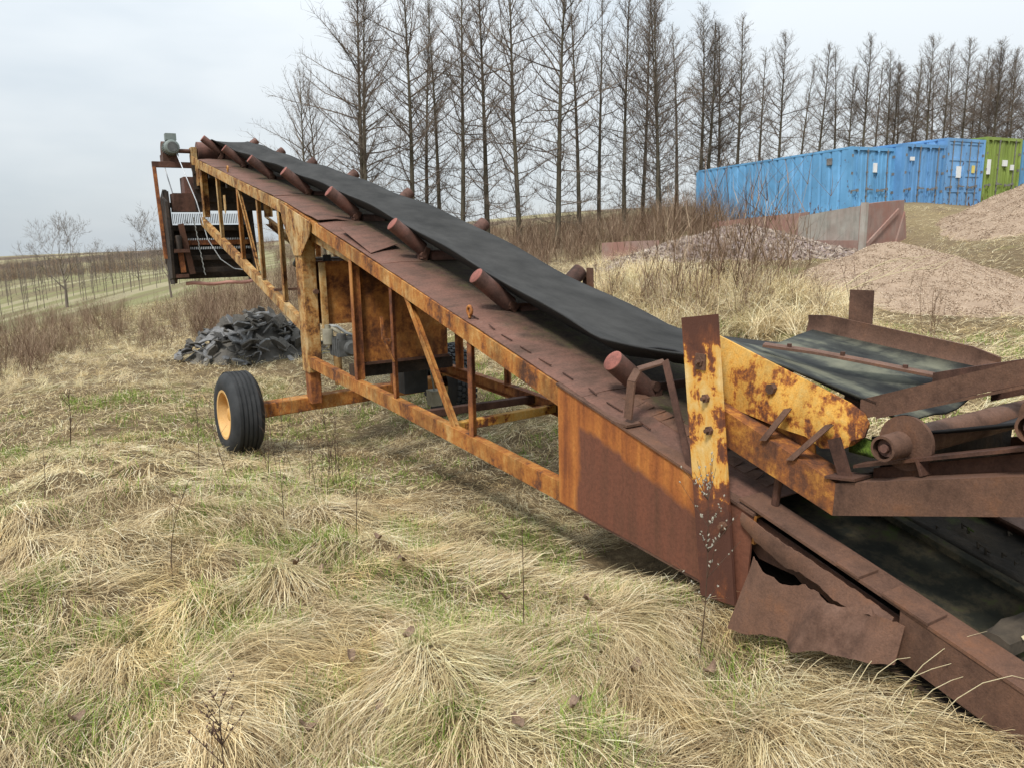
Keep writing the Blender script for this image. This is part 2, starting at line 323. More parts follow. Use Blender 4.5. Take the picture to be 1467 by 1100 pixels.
def base_h(x, y):
    x = np.asarray(x, float); y = np.asarray(y, float); a, b = warp(x, y); h = np.zeros_like(a)
    for i in range(len(CP)): h += _W[i] * _phi(np.hypot(a - _a[i], b - _b[i]))
    return h
# smooth value noise for tussocks
_G = rng.random((256, 256))
def vnoise(x, y):
    xi = np.floor(x).astype(int); yi = np.floor(y).astype(int); fx = x - xi; fy = y - yi
    fx = fx*fx*(3 - 2*fx); fy = fy*fy*(3 - 2*fy); g = lambda i, j: _G[i % 256, j % 256]
    return (g(xi, yi)*(1-fx) + g(xi+1, yi)*fx)*(1-fy) + (g(xi, yi+1)*(1-fx) + g(xi+1, yi+1)*fx)*fy
A31 = R(31); CU, SU = math.cos(A31), math.sin(A31)
def to_m(x, y):                      # world -> machine: t across, s along
    return x*CU + y*SU - 2.3, -x*SU + y*CU
def to_w(t, s, h=0): return Vector(((t + 2.3)*CU - s*SU, (t + 2.3)*SU + s*CU, h))
def tussocks(x, y, c=.46):
    xi = np.floor(x/c).astype(int); yi = np.floor(y/c).astype(int); h = np.zeros_like(x, float)
    for i in (-1, 0, 1):
        for j in (-1, 0, 1):
            a, b = xi + i, yi + j; g = lambda p, q: _G[(a*7 + p) % 256, (b*11 + q) % 256]
            d2 = ((x - (a + g(0, 3))*c)**2 + (y - (b + g(5, 0))*c)**2)/(.17 + .15*g(9, 9))**2
            h = np.maximum(h, np.where(g(2, 8) < .68, (.05 + .11*g(4, 1))*np.clip(1 - d2, 0, 1)**1.3, 0))
    return h
def hump(x, y):
    r = np.hypot(x, y); t, s = to_m(x, y)
    n = vnoise(x*1.9 + 3, y*1.9 + 8)**1.5*.13 + vnoise(x*.75 + 40, y*.75)*.12 + vnoise(x*3.9, y*3.9 + 20)*.04 + vnoise(x*7.7 + 9, y*7.7)*.03 + tussocks(x, y) - .195
    k = np.clip((12 - r)/7, .25, 1)
    k = k * np.clip((np.hypot((t + .7)/.9, (s - 8.3)/1.2) - .35)/.6, 0.1, 1) * np.clip((np.hypot((t - 1.76)/.9, (s - 8.3)/1.2) - .35)/.6, 0.1, 1)
    near = np.clip((np.abs(t - .5) - .75)/.8, 0, 1) + np.clip((s - 13)/3, 0, 1); near = np.clip(near, 0, 1)   # held down where the machine stands
    n = n*(.25 + .75*near) - .10*(1 - near)*np.clip((s - 2.2)/1.0, 0, 1)
    return n*k*np.clip(r/1.5, 0, 1)*np.clip((60 - r)/30, 0, 1)
def ground_h(x, y):
    x = np.asarray(x, float); y = np.asarray(y, float); return base_h(x, y) + hump(x, y)
def gz(x, y): return float(ground_h(np.array([x]), np.array([y]))[0])

# ground: one polar sheet out to the skyline, finer in front
th = np.concatenate([np.linspace(-180, -58, 30)[:-1], np.linspace(-58, 58, 380), np.linspace(58, 180, 30)[1:]]) * math.pi/180
rr = np.concatenate([[.25, .6, .9, 1.2], np.linspace(1.4, 9, 150), np.geomspace(9.08, 60, 110), np.geomspace(63, 2600, 50)])
T, RR = np.meshgrid(th, rr); X = RR*np.sin(T); Y = RR*np.cos(T); Z = ground_h(X.ravel(), Y.ravel()).reshape(X.shape)
mt, ms_ = to_m(X, Y)
nR, nT = X.shape
vs = np.stack([X.ravel(), Y.ravel(), Z.ravel()], 1); ii = np.arange((nR-1)*(nT-1)); a = (ii//(nT-1))*nT + ii % (nT-1)
fs = np.stack([a, a+1, a+nT+1, a+nT], 1)
def np_mesh(name, vs, fs, m, smooth=True):
    me = bpy.data.meshes.new(name); me.from_pydata([tuple(p) for p in vs.tolist()], [], [tuple(f) for f in fs.tolist()]); me.materials.append(m)
    if smooth: me.polygons.foreach_set('use_smooth', [True]*len(me.polygons))
    return me
def ground_mat():
    m = Mat('ground', .95, .1); P = m.pos; o = m.xyz(P)
    n1 = m.noise(.9, 4, .65, vec=P); n2 = m.noise(14, 4, .7, vec=P)
    near = m.ramp(m.math('MULTIPLY_ADD', n2, .6, m.math('MULTIPLY', n1, .4)), [(.3, (.05, .036, .02)), (.5, (.14, .10, .055)), (.7, (.28, .21, .115))])
    near = m.mix(m.ramp(n1, [(.55, 0), (.68, .55)]), near, (.11, .14, .03))
    # land use further out: scrub, orchard strips, stubble on the hill
    far = m.ramp(m.noise(.035, 3, .6, vec=P, stretch=(1, .4, 1)), [(.35, (.13, .095, .062)), (.5, (.22, .17, .095)), (.62, (.20, .175, .08)), (.72, (.33, .28, .15))])
    far = m.mix(m.ramp(m.noise(.5, 3, .7, vec=P), [(.45, 0), (.7, .6)]), far, (.11, .075, .055))
    orch = m.ramp(m.noise(.45, 3, .5, vec=P, stretch=(1.0, .16, 1)), [(.42, (.17, .14, .08)), (.52, (.19, .185, .085)), (.62, (.28, .245, .15))])
    inor = m.math('MULTIPLY', m.ramp(m.math('MULTIPLY', o['Y'], .01), [(.26, 0), (.32, 1), (1, 1)]), m.ramp(m.math('MULTIPLY_ADD', o['X'], .01, .5), [(.36, 1), (.40, 0)]))
    far = m.mix(inor, far, orch)
    dist = m.math('SQRT', m.math('ADD', m.math('MULTIPLY', o['X'], o['X']), m.math('MULTIPLY', o['Y'], o['Y'])))
    hill = m.math('MULTIPLY', m.ramp(m.math('DIVIDE', dist, 1000), [(.15, 0), (.2, 1)]), 1)
    hc = m.ramp(m.noise(.009, 3, .5, vec=P, stretch=(1, .5, 1)), [(.38, (.075, .055, .045)), (.5, (.14, .105, .07)), (.58, (.30, .27, .15)), (.7, (.12, .09, .06))])
    far = m.mix(hill, far, hc)
    k = m.ramp(m.math('DIVIDE', dist, 100), [(.16, 0), (.3, 1)])
    m.col(m.mix(k, near, far)); m.bump(n2, .8, .05); return m.m
M['ground'] = ground_mat()
tag(link('ground', np_mesh('ground', vs, fs, M['ground'])), kind='structure')

# ---------------------------------------------------------------- scattering (grass, stones, brush)
def scatter_group(collection):
    g = bpy.data.node_groups.new('scatter', 'GeometryNodeTree')
    g.interface.new_socket('Geometry', in_out='INPUT', socket_type='NodeSocketGeometry'); g.interface.new_socket('Geometry', in_out='OUTPUT', socket_type='NodeSocketGeometry')
    N = g.nodes.new; gi, go = N('NodeGroupInput'), N('NodeGroupOutput')
    ci = N('GeometryNodeCollectionInfo'); ci.inputs['Collection'].default_value = collection; ci.inputs['Separate Children'].default_value = True; ci.inputs['Reset Children'].default_value = True
    ip = N('GeometryNodeInstanceOnPoints'); ip.inputs['Pick Instance'].default_value = True
    def attr(n, t):
        a = N('GeometryNodeInputNamedAttribute'); a.data_type = t; a.inputs['Name'].default_value = n; return a.outputs[0]
    k = g.links.new
    k(gi.outputs[0], ip.inputs['Points']); k(ci.outputs[0], ip.inputs['Instance']); k(attr('idx', 'INT'), ip.inputs['Instance Index'])
    k(attr('rot', 'FLOAT_VECTOR'), ip.inputs['Rotation']); k(attr('scl', 'FLOAT_VECTOR'), ip.inputs['Scale']); k(ip.outputs[0], go.inputs[0])
    return g
def variants(name, meshes):
    c = bpy.data.collections.new(name)
    for i, me in enumerate(meshes): c.objects.link(bpy.data.objects.new('%s_source_%02d' % (name, i), me))
    return c
def scatter(name, pts, rot, scl, nvar, group, parent=None):
    me = bpy.data.meshes.new(name); pts = np.asarray(pts, float); n = len(pts); me.from_pydata(pts.tolist(), [], [])
    for nm, ty, arr in (('rot', 'FLOAT_VECTOR', rot), ('scl', 'FLOAT_VECTOR', scl)):
        at = me.attributes.new(nm, ty, 'POINT'); at.data.foreach_set('vector', np.asarray(arr, np.float32).ravel())
    at = me.attributes.new('idx', 'INT', 'POINT'); at.data.foreach_set('value', rng.integers(0, nvar, n).astype(np.int32))
    o = link(name, me, parent); md = o.modifiers.new('scatter', 'NODES'); md.node_group = group; o['kind'] = 'stuff'; return o

def blade_mesh(name, blades, m):
    """blades: list of (points, half width, tone)"""
    v, f, tone = [], [], []
    for pts, w0, tn in blades:
        b = len(v); n = len(pts); d = Vector(pts[-1]) - Vector(pts[0]); sd_ = Vector((-d.y, d.x, random.uniform(-.4, .4)*d.length)); sd_ = sd_.normalized() if sd_.length > 1e-6 else Vector((1, 0, 0))
        for i, p in enumerate(pts):
            q = w0 * (1 - (i/(n-1))**1.6)
            if i < n-1: v += [tuple(Vector(p) - sd_*q), tuple(Vector(p) + sd_*q)]; tone += [tn, tn]
            else: v.append(tuple(p)); tone.append(tn)
        for i in range(n-2): f.append((b+2*i, b+2*i+1, b+2*i+3, b+2*i+2))
        f.append((b+2*(n-2), b+2*(n-2)+1, b+2*(n-1)))
    me = bpy.data.meshes.new(name); me.from_pydata(v, [], f); me.materials.append(m); at = me.attributes.new('tone', 'FLOAT', 'POINT'); at.data.foreach_set('value', np.array(tone, np.float32)); return me
def blade(root, az, el, ln, droop, n=4, wob=.15):
    p = Vector(root); pts = [p.copy()]; st = ln/n
    for i in range(n):
        d = Vector((math.cos(az)*math.cos(el), math.sin(az)*math.cos(el), math.sin(el))); p = p + d*st; pts.append(p.copy()); el -= droop/n*random.uniform(.6, 1.5); az += random.gauss(0, wob)
    return pts
def tuft(n, spread, rad, l0, l1, e0, e1, d0, d1, wd, m, name, tlo=.15, thi=.85, seg=4):
    bl = []
    for _ in range(n):
        a = random.uniform(0, 6.283); r = rad*math.sqrt(random.random())
        bl.append((blade((r*math.cos(a), r*math.sin(a), -.02), random.gauss(0, spread), R(random.uniform(e0, e1)), random.uniform(l0, l1), R(random.uniform(d0, d1)), seg), wd*random.uniform(.6, 1.3), random.uniform(tlo, thi)))
    return blade_mesh(name, bl, m)
tall_tufts = variants('tall_tuft', [tuft(60, 1.6, .16, .45, 1.0, 30, 80, 50, 150, .004, M['straw'], 'tall_tuft', .2, .95, 5) for _ in range(6)])
G_tall = scatter_group(tall_tufts)

PILES = [(7.9, 15.9, 2.9, 2.9), (18.3, 25.6, 4.0, 3.9), (6.5, 21.8, 3.0, 2.7)]
def keep(x, y):
    t, s = to_m(x, y); k = ~((t > .02) & (t < 1.12) & (s < 3.3)) & ~((t > .02) & (t < 1.12) & (s < 2.0))
    for px, py, ra, rb in PILES: k &= ((x - px)/ra)**2 + ((y - py)/rb)**2 > .8
    return k
def sector(n, r0, r1, a0=-52, a1=52):
    r = np.sqrt(rng.uniform(r0*r0, r1*r1, n)); a = np.radians(rng.uniform(a0, a1, n)); return r*np.sin(a), r*np.cos(a)
def flow(x, y):
    e = .08; gx = (hump(x+e, y) - hump(x-e, y))/(2*e); gy = (hump(x, y+e) - hump(x, y-e))/(2*e)
    gx = -gx*1.1 + .50; gy = -gy*1.1 - .34        # downhill, and laid over by the wind towards the lower right
    return np.arctan2(gy, gx), np.hypot(gx, gy)
def greenness(x, y): return vnoise(x*1.1 + 77, y*1.1 + 5)*.45 + vnoise(x*4.1, y*4.1 + 31)*.55
def grass_mesh(name, label, m, x, y, z, az, el, ln, dr, w_, tone, seg):
    """many blades in one mesh; each a tapering ribbon that bends over"""
    n = len(x); p = np.stack([x, y, z], 1); sd_ = np.stack([-np.sin(az), np.cos(az), rng.uniform(-.5, .5, n)], 1); V = np.zeros((n, 2*seg + 1, 3), np.float32)
    for i in range(seg + 1):
        q = (w_*(1 - (i/seg)**1.8))[:, None]
        if i < seg: V[:, 2*i] = p - sd_*q; V[:, 2*i + 1] = p + sd_*q
        else: V[:, 2*i] = p
        p = p + np.stack([np.cos(az)*np.cos(el), np.sin(az)*np.cos(el), np.sin(el)], 1)*(ln/seg)[:, None]; el = el - dr/seg*rng.uniform(.6, 1.4, n); az = az + rng.normal(0, .16, n)
    k = 2*seg + 1; F = []
    for i in range(seg - 1): F += [2*i, 2*i + 1, 2*i + 3, 2*i + 2]
    F += [2*seg - 2, 2*seg - 1, 2*seg]; F = np.array(F); LT = np.array([4]*(seg - 1) + [3])
    me = bpy.data.meshes.new(name); me.vertices.add(n*k); me.vertices.foreach_set('co', V.ravel())
    idx = (F[None, :] + (np.arange(n)*k)[:, None]).ravel(); me.loops.add(len(idx)); me.loops.foreach_set('vertex_index', idx.astype(np.int32))
    lt = np.tile(LT, n); ls = np.concatenate([[0], np.cumsum(lt)[:-1]]); me.polygons.add(len(lt)); me.polygons.foreach_set('loop_start', ls.astype(np.int32)); me.polygons.foreach_set('loop_total', lt.astype(np.int32))
    me.update(calc_edges=True); me.materials.append(m); at = me.attributes.new('tone', 'FLOAT', 'POINT'); at.data.foreach_set('value', np.repeat(tone, k).astype(np.float32))
    o = link(name, me); tag(o, label, 'grass', kind='stuff'); return o
def sow(dens, r0, r1, ang=47):
    n = int(dens*(r1*r1 - r0*r0)*R(ang)); x, y = sector(n, r0, r1, -ang, ang); q = keep(x, y); return x[q], y[q]
def shorten(x, y):                                          # cropped short right beside the machine
    t, s = to_m(x, y); d = np.maximum(np.abs(t - .55) - .55, 0); return np.where((s < 9.2), np.clip(.55 + d*.9, .55, 1), 1)
def dry(name, label, rings):
    for i, (dens, r0, r1, seg, wk) in enumerate(rings):
        x, y = sow(dens, r0, r1); hp = hump(x, y); gn = greenness(x, y); tt, ss = to_m(x, y); nearm = np.clip(1.2 - np.abs(tt - .5)/1.4, 0, 1); q = rng.random(len(x)) < np.clip(.66 + hp*4.0 + nearm*.3, .33, 1)*np.clip(1.5 - gn*.95, .35, 1); x, y = x[q], y[q]; n = len(x)
        az, st = flow(x, y); lock = vnoise(x*7 + 11, y*7 + 3); az = az + (lock - .5)*1.5 + (vnoise(x*2.6 + 31, y*2.6) - .5)*2.3 + rng.normal(0, .24, n); loose = rng.random(n) < .40; az = np.where(loose, rng.uniform(0, 6.283, n), az)
        el = np.radians(np.where(loose, rng.normal(14, 20, n), rng.normal(15, 10, n) + (vnoise(x*5 + 70, y*5) - .5)*26)); ln = np.where(loose, rng.uniform(.04, .16, n), rng.uniform(.09, .29, n))*shorten(x, y)*(.8 + .5*vnoise(x*2.5, y*2.5 + 60))
        dr = np.radians(np.where(loose, rng.uniform(-10, 60, n), rng.uniform(20, 75, n))); z = ground_h(x, y) + rng.uniform(-.02, .045, n)
        e_ = .10; el = el + .8*np.arctan((ground_h(x + e_*np.cos(az), y + e_*np.sin(az)) - ground_h(x, y))/e_)      # lie along the slope
        tone = rng.beta(1.5, 1.5, n) + (vnoise(x*9 + 5, y*9) - .5)*.35
        grass_mesh(name, label[i], M['straw'], x, y, z, az, el, ln, dr, wk*rng.uniform(.55, 1.25, n), tone, seg)
dry('dry_grass', ['matted pale dry grass combed over the nearest tussocks', 'matted dry grass beside the side plate and torn steel', 'dry grass around the wheels and under the truss', 'dry grass on the field beyond the wheels', 'thin dry grass of the far field edge'],
    [(17500, .9, 3.2, 3, .0011), (8600, 3.2, 5.5, 2, .0014), (2500, 5.5, 9, 2, .0022), (800, 9, 14, 2, .0036), (260, 14, 33, 2, .0045)])
def green(label, rings):
    for i, (dens, r0, r1, seg, wk) in enumerate(rings):
        x, y = sow(dens, r0, r1); q = greenness(x, y) + rng.normal(0, .05, len(x)) > .615; x, y = x[q], y[q]; n = len(x)
        grass_mesh('green_grass', label[i], M['green'], x, y, ground_h(x, y), rng.uniform(0, 6.283, n), np.radians(rng.normal(58, 18, n)), rng.uniform(.04, .15, n)*shorten(x, y), np.radians(rng.uniform(10, 80, n)), wk*rng.uniform(.6, 1.2, n), rng.beta(2, 2, n), seg)
green(['fresh green grass showing between the near tussocks', 'fresh green grass under the conveyor and in the field'], [(4200, .9, 5, 3, .0017), (900, 5, 13, 2, .0032)])
# ---------------------------------------------------------------- the long belt conveyor (local x = across, y = along towards the head, z = up)
conv = thing('belt_conveyor', 'long rusty yellow wheeled belt conveyor rising across the grass with its black belt', 'conveyor', to_w(0, 0, 0), A31)
WID = 1.10
CH = [(1.98, .49), (8.5, 1.97), (13.46, 2.845)]
def chord_h(s): return float(np.interp(s, [c[0] for c in CH], [c[1] for c in CH]))
CAPS = [(3.08, .955), (4.53, 1.335), (5.92, 1.70), (7.47, 2.04), (9.02, 2.345), (10.58, 2.62), (12.1, 2.90), (13.68, 3.21)]
def cap_h(s): return float(np.interp(s, [c[0] for c in CAPS], [c[1] for c in CAPS]))
def prism(mb, poly, t0, t1):        # poly in (s, h), thickness across
    return mb.ext([(b, a) for a, b in poly], (t0, 0, 0), (t1, 0, 0), (0, 0, 1), (0, 1, 0))
def strip(pts, lo, hi): return [(s, h + hi) for s, h in pts] + [(s, h + lo) for s, h in reversed(pts)]
def channel(pts, depth, sgn, t, fl=.065, th=.009):
    mb = MB(); e = sgn
    for a, b in zip(pts[:-1], pts[1:]):
        q = [a, b]
        prism(mb, strip(q, -depth, 0), *sorted((t, t + e*th)))
        prism(mb, strip(q, -th, 0), *sorted((t + e*th, t + e*fl)))
        prism(mb, strip(q, -depth, -depth + th), *sorted((t + e*th, t + e*fl)))
    return mb
def wob(pts, amp, seed):             # old steel is never dead straight
    r = random.Random(seed); o = []
    for a, b in zip(pts[:-1], pts[1:]):
        for k in range(4): f = k/4; o.append((a[0] + (b[0]-a[0])*f, a[1] + (b[1]-a[1])*f + (r.uniform(-amp, amp) if k else 0)))
    return o + [pts[-1]]
for sgn, t, lab in ((1, 0, None), (-1, WID, None)):
    channel(wob(CH[:2], .006, t), .118, sgn, t).build('top_chord', M['orange'], conv)
    channel(wob([(8.505, 1.969), (13.46, 2.845)], .006, t + 5), .125, sgn, t).build('top_chord', M['ochre'], conv)
    channel(wob([(3.30, .261), (8.12, .372)], .006, t + 2), .112, sgn, t).build('bottom_chord', M['redrust'] if t else M['orange'], conv)
    channel(wob([(8.22, .745), (13.60, 1.955)], .004, t + 3), .125, sgn, t).build('bottom_chord', M['ochre'], conv)
ANG = [(0, 0), (.06, 0), (.06, .008), (.008, .008), (.008, .06), (0, .06)]
def angle(p0, p1, t, sgn, name, m, leg=1.0, sdir=-1):
    (s0, h0), (s1, h1) = p0, p1
    return MB().ext([(a*leg, b*leg) for a, b in ANG], (t + .010*sgn, s0, h0), (t + .010*sgn, s1, h1), (0, sdir, 0), (sgn, 0, 0)).build(name, m, conv)
POSTS = [(13.40, 2.72, 1.95, 1.9, 'ochre'), (12.15, 2.49, 1.63, 1, 'ochre'), (10.86, 2.26, 1.34, 1, 'orange'), (9.82, 2.08, 1.11, 1, 'ochre'), (8.88, 1.91, .90, 1.05, 'ochre'),
         (6.60, 1.42, .30, 1, 'redrust'), (5.70, 1.22, .28, .75, 'redrust'), (4.41, .93, .26, .9, 'redrust')]
for s, h1, h0, lg, m in POSTS:
    for sgn, t in ((1, 0), (-1, WID)): angle((s, h0), (s, h1), t, sgn, 'post', M[m], lg)
for a, b, m, lg in (((10.80, 2.25), (10.02, 1.20), 'ochre', .8), ((5.42, 1.16), (4.64, .26), 'orange', 1.0)):
    for sgn, t in ((1, 0), (-1, WID)): angle(a, b, t, sgn, 'brace', M[m], lg)
# folded side plates at the lower end
for sgn, t in ((1, 0), (-1, WID)):
    g = []
    for i in range(7):
        f = i/6; top = (3.345 - 1.36*f, .80 - .31*f); bot = (3.335 - 1.325*f, .152 - .052*f)
        g.append([(t - sgn*.004 + random.uniform(-.005, .005)*(0 < i < 6), top[0] + (bot[0]-top[0])*k/4, top[1] + (bot[1]-top[1])*k/4) for k in range(5)])
    pl = MB().sheet(g, (sgn*.009, 0, 0)); pl.build('side_plate', M['side'], conv, 35)
    mb = MB(); prism(mb, [(3.34, .150), (2.01, .098), (2.01, .086), (3.34, .138)], *sorted((t + sgn*.0, t + sgn*.09))); mb.build('plate_lip', M['brown'], conv)
    mb = MB(); prism(mb, [(3.35, .815), (1.98, .505), (1.98, .493), (3.35, .803)], *sorted((t - sgn*.012, t + sgn*.10))); mb.build('plate_flange', M['brown'], conv)
# deck plates between the chords
DS = [2.02, 3.15, 4.42, 5.85, 7.40, 8.95, 10.5, 12.05, 13.5]
for i, (s0, s1) in enumerate(zip(DS[:-1], DS[1:])):
    g = []; lift = .012 + .004*(i % 2)
    for k in range(9):
        f = k/8; s = s0 + (s1 - s0 + .03)*f
        g.append([(.012 + (WID - .024)*j/6, s, chord_h(s) + lift + (.012 if 0 < j < 6 else 0) + random.uniform(-.004, .004) + (.035*(1-f)**3*(j < 2) if i == 4 else 0)) for j in range(7)])
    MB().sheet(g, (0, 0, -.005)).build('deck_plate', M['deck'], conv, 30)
# loose sheet bent up beside the belt, above the axle
g = [[(.05 + .30*j/3, 6.9 - .75*k/4 + .12*j/3, chord_h(6.9 - .75*k/4) + .03 + .07*(j/3) + .05*(1 - k/4)*(1 - j/3)) for j in range(4)] for k in range(5)]
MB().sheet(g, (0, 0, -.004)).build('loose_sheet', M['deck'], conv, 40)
# broken, flaking edge of the lowest plate
mb = MB()
for k in range(16):
    s = 2.1 + .06*k; r = random.Random(k); w_ = r.uniform(.05, .16); z = chord_h(s) + .026
    mb.sheet([[(.20, s, z), (.20 + w_, s + .01, z + r.uniform(.0, .02))], [(.20, s + .058, z + .013), (.20 + w_*r.uniform(.5, 1), s + .055, z + .016 + r.uniform(0, .02))]], (0, 0, -.004))
mb.build('flaking_edge', M['brown'], conv)
# weld stitches along the deck edge
for k in range(9):
    s = 2.7 + k*.21; MB().bar((.085, s, chord_h(s) + .030), (.085, s + random.uniform(.06, .14), chord_h(s + .1) + .030), .008, .005).build('weld_bead', M['brown2'], conv)

# troughing rollers
rl = MB().lathe((0, 0, 0), (.33, 0, -.265), [(0, 0), (0, .052), (.006, .058), (.33, .058), (.336, .05), (.336, .0)], 24).mesh('wing_roller', M['roller'], 40)
rr_ = MB().lathe((0, 0, 0), (-.33, 0, -.265), [(0, 0), (0, .052), (.006, .058), (.33, .058), (.336, .05), (.336, .0)], 24).mesh('wing_roller', M['roller'], 40)
cl_ = MB().lathe((0, 0, 0), (.33, 0, -.265), [(-.003, 0), (-.003, .052), (.001, .0572), (.004, .0572)], 24).mesh('roller_cap', M['cap'], 40)
cr_ = MB().lathe((0, 0, 0), (-.33, 0, -.265), [(-.003, 0), (-.003, .052), (.001, .0572), (.004, .0572)], 24).mesh('roller_cap', M['roller'], 40)
ctr = MB().lathe((0, 0, 0), (1, 0, 0), [(-.11, 0), (-.11, .065), (.11, .065), (.11, 0)], 20).mesh('centre_roller', M['roller'], 40)
for i, (s, h) in enumerate(CAPS):
    dz = 0
    o = link('wing_roller', rl, conv, (.155, s, h)); link('roller_cap', cl_, o)
    o = link('wing_roller', rr_, conv, (1.015, s, h + dz)); link('roller_cap', cr_, o)
    link('centre_roller', ctr, conv, (.585, s, h - .285))
    zc = chord_h(s) + .02; mb = MB()
    mb.bar((.37, s, zc + .018), (.80, s, zc + .018), .035, .05, (0, 1, 0))
    for tt in (.40, .77):
        mb.bar((tt, s - .02, zc), (tt + (.04 if tt < .6 else -.04), s - .02, h - .20), .05, .09, (1, 0, 0))
        mb.tube([(tt + .0, s - .07, zc + .04), (tt, s + .05, zc + .04)], .026, 10)
    mb.build('roller_bracket', M['brown2'], conv)
    if i < 2:
        mb = MB(); q = 1.06; mb.bar((q, s, chord_h(s)), (q, s, h + dz - .06), .06, .012, (0, 1, 0)); mb.bar((q, s, h + dz - .06), (.99, s, h + dz + .03), .06, .012, (0, 1, 0)); mb.bar((1.04, s - .09, chord_h(s)), (1.03, s - .09, h + dz + .02), .07, .012, (0, 1, 0)); mb.build('end_bracket', M['brown'], conv)
# bent strap guard and stay at the lowest rollers
mb = MB(); q = [(.03, 2.80, .72), (.05, 2.80, .90), (.09, 2.80, .955), (.20, 2.74, .99)]
for a, b in zip(q[:-1], q[1:]): mb.bar(a, b, .055, .010, (0, 1, 0))
mb.box((-.01, 2.76, .690), (.09, 2.88, .702)); mb.build('strap_guard', M['brown'], conv)
mb = MB(); mb.bar((.17, 2.70, 1.0), (.02, 2.36, .58), .035, .010, (0, 1, 0)); mb.build('stay', M['brown2'], conv)
# belt
def belt_row(s, z=None, flat=0.0):
    row = []
    for j in range(15):
        x = -1 + 2*j/14; t = .585 + .285*x
        e = max(cap_h(s) - .004 if s > 3.0 else 0, 1.035 + .02*max(0, 2.7 - s))
        k = np.clip((3.9 - s)/1.3, 0, 1)*.55 if flat == 0 else flat
        prof = -.165*(1 - max(0, (abs(x) - .22)/.78)**1.15)
        row.append((t, s, e + prof*(1 - k) + .006*math.sin(s*2.1 + x) - .01*math.cos(s*4.2)*abs(x)))
    return row
rows = [belt_row(s) for s in np.linspace(2.32, 13.55, 120)]
for k in range(1, 5): rows.append(belt_row(13.55 + .09*k, flat=k/4*.95))
hd = rows[-1][7]; r0 = .17; cy, cz = hd[1] + .05, hd[2] - r0
for k in range(0, 9):
    a = math.pi/2 - math.pi*k/8; rows.append([(p[0], cy + r0*math.cos(a), cz + r0*math.sin(a)) for p in rows[-1]])
for s in np.linspace(13.6, 2.6, 24): rows.append([(.585 + .30*(-1 + 2*j/14), s, chord_h(s) - .22 - .02*math.sin(s*2)) for j in range(15)])
bl = MB().sheet(rows).build('belt', M['belt'], conv, True); md = bl.modifiers.new('thick', 'SOLIDIFY'); md.thickness = .010; md.offset = -1
# black flap at the lower end of the belt
g = [[(.30 + .06*k, 3.02 - .72*j/6 - .05*k, 1.015 - .015*k + .02*math.sin(j) - .13*k/2*(.3 + .7*j/6)) for j in range(7)] for k in range(3)]
MB().sheet(g, (0, 0, -.008)).build('rubber_flap', M['flap'], conv, True)
# head drum, shaft, bearings
MB().lathe((.10, cy, cz), (1, 0, 0), [(0, 0), (0, .155), (.90, .155), (.90, 0)], 32).build('head_drum', M['roller'], conv, 40)
MB().tube([(-.35, cy, cz), (1.3, cy, cz)], .035, 12).build('drum_shaft', M['brown2'], conv, 40)
for t in (.04, 1.06): MB().box((t - .04, cy - .11, cz - .16), (t + .04, cy + .11, cz + .06)).build('bearing_block', M['ochre'], conv)
for sgn, t in ((1, 0), (-1, WID)):
    mb = MB(); prism(mb, [(13.42, 2.86), (14.05, 2.97), (14.05, 2.80), (13.65, 2.45), (13.42, 2.45)], *sorted((t - sgn*.006, t + sgn*.008))); mb.build('head_plate', M['ochre'], conv)
# lifting eyes
for s in (4.43, 11.45):
    z = chord_h(s) + .02; MB().tube([(.05, s + .0, z), (.05, s, z + .02)] + [(.05, s - .028*math.sin(a), z + .05 - .028*math.cos(a)) for a in np.linspace(.0, 6.2, 12)], .011, 8).build('lifting_eye', M['orange'], conv, True)

# axle columns, axle and wheels
for sgn, t in ((1, 0), (-1, WID)):
    x0, x1 = sorted((t - sgn*.012, t + sgn*.14))
    mb = MB(); mb.bar(((x0+x1)/2, 8.08, .20), ((x0+x1)/2, 8.08, 1.72), x1 - x0, .23, (1, 0, 0)); mb.build('column', M['ochre'] if t == 0 else M['redrust'], conv)
    mb = MB(); mb.bar(((x0+x1)/2, 8.08, -.14), ((x0+x1)/2, 8.08, .22), .12, .17, (1, 0, 0)); mb.build('column_foot', M['redrust'], conv)
    mb = MB(); prism(mb, [(8.62, 1.985), (7.55, 1.745), (7.60, 1.62), (7.93, 1.42), (8.18, 1.42), (8.55, 1.80)], *sorted((t - sgn*.026, t - sgn*.014))); mb.build('gusset', M['ochre'], conv)
    mb = MB(); mb.bar((t + sgn*.09, 8.0, 1.64), (t + sgn*.09, 6.56, 1.385), .07, .08, (1, 0, 0)); mb.build('under_rail', M['ochre'], conv)
    for z in (.28, 1.05): MB().tube([((x0+x1)/2 + .04, 7.95, z), ((x0+x1)/2 + .04, 7.90, z)], .028, 6).build('bolt', M['brown'], conv)
MB().bar((-.56, 8.2, -.18), (1.62, 8.2, -.115), .17, .15, (0, 1, 0)).build('axle', M['orange'], conv)
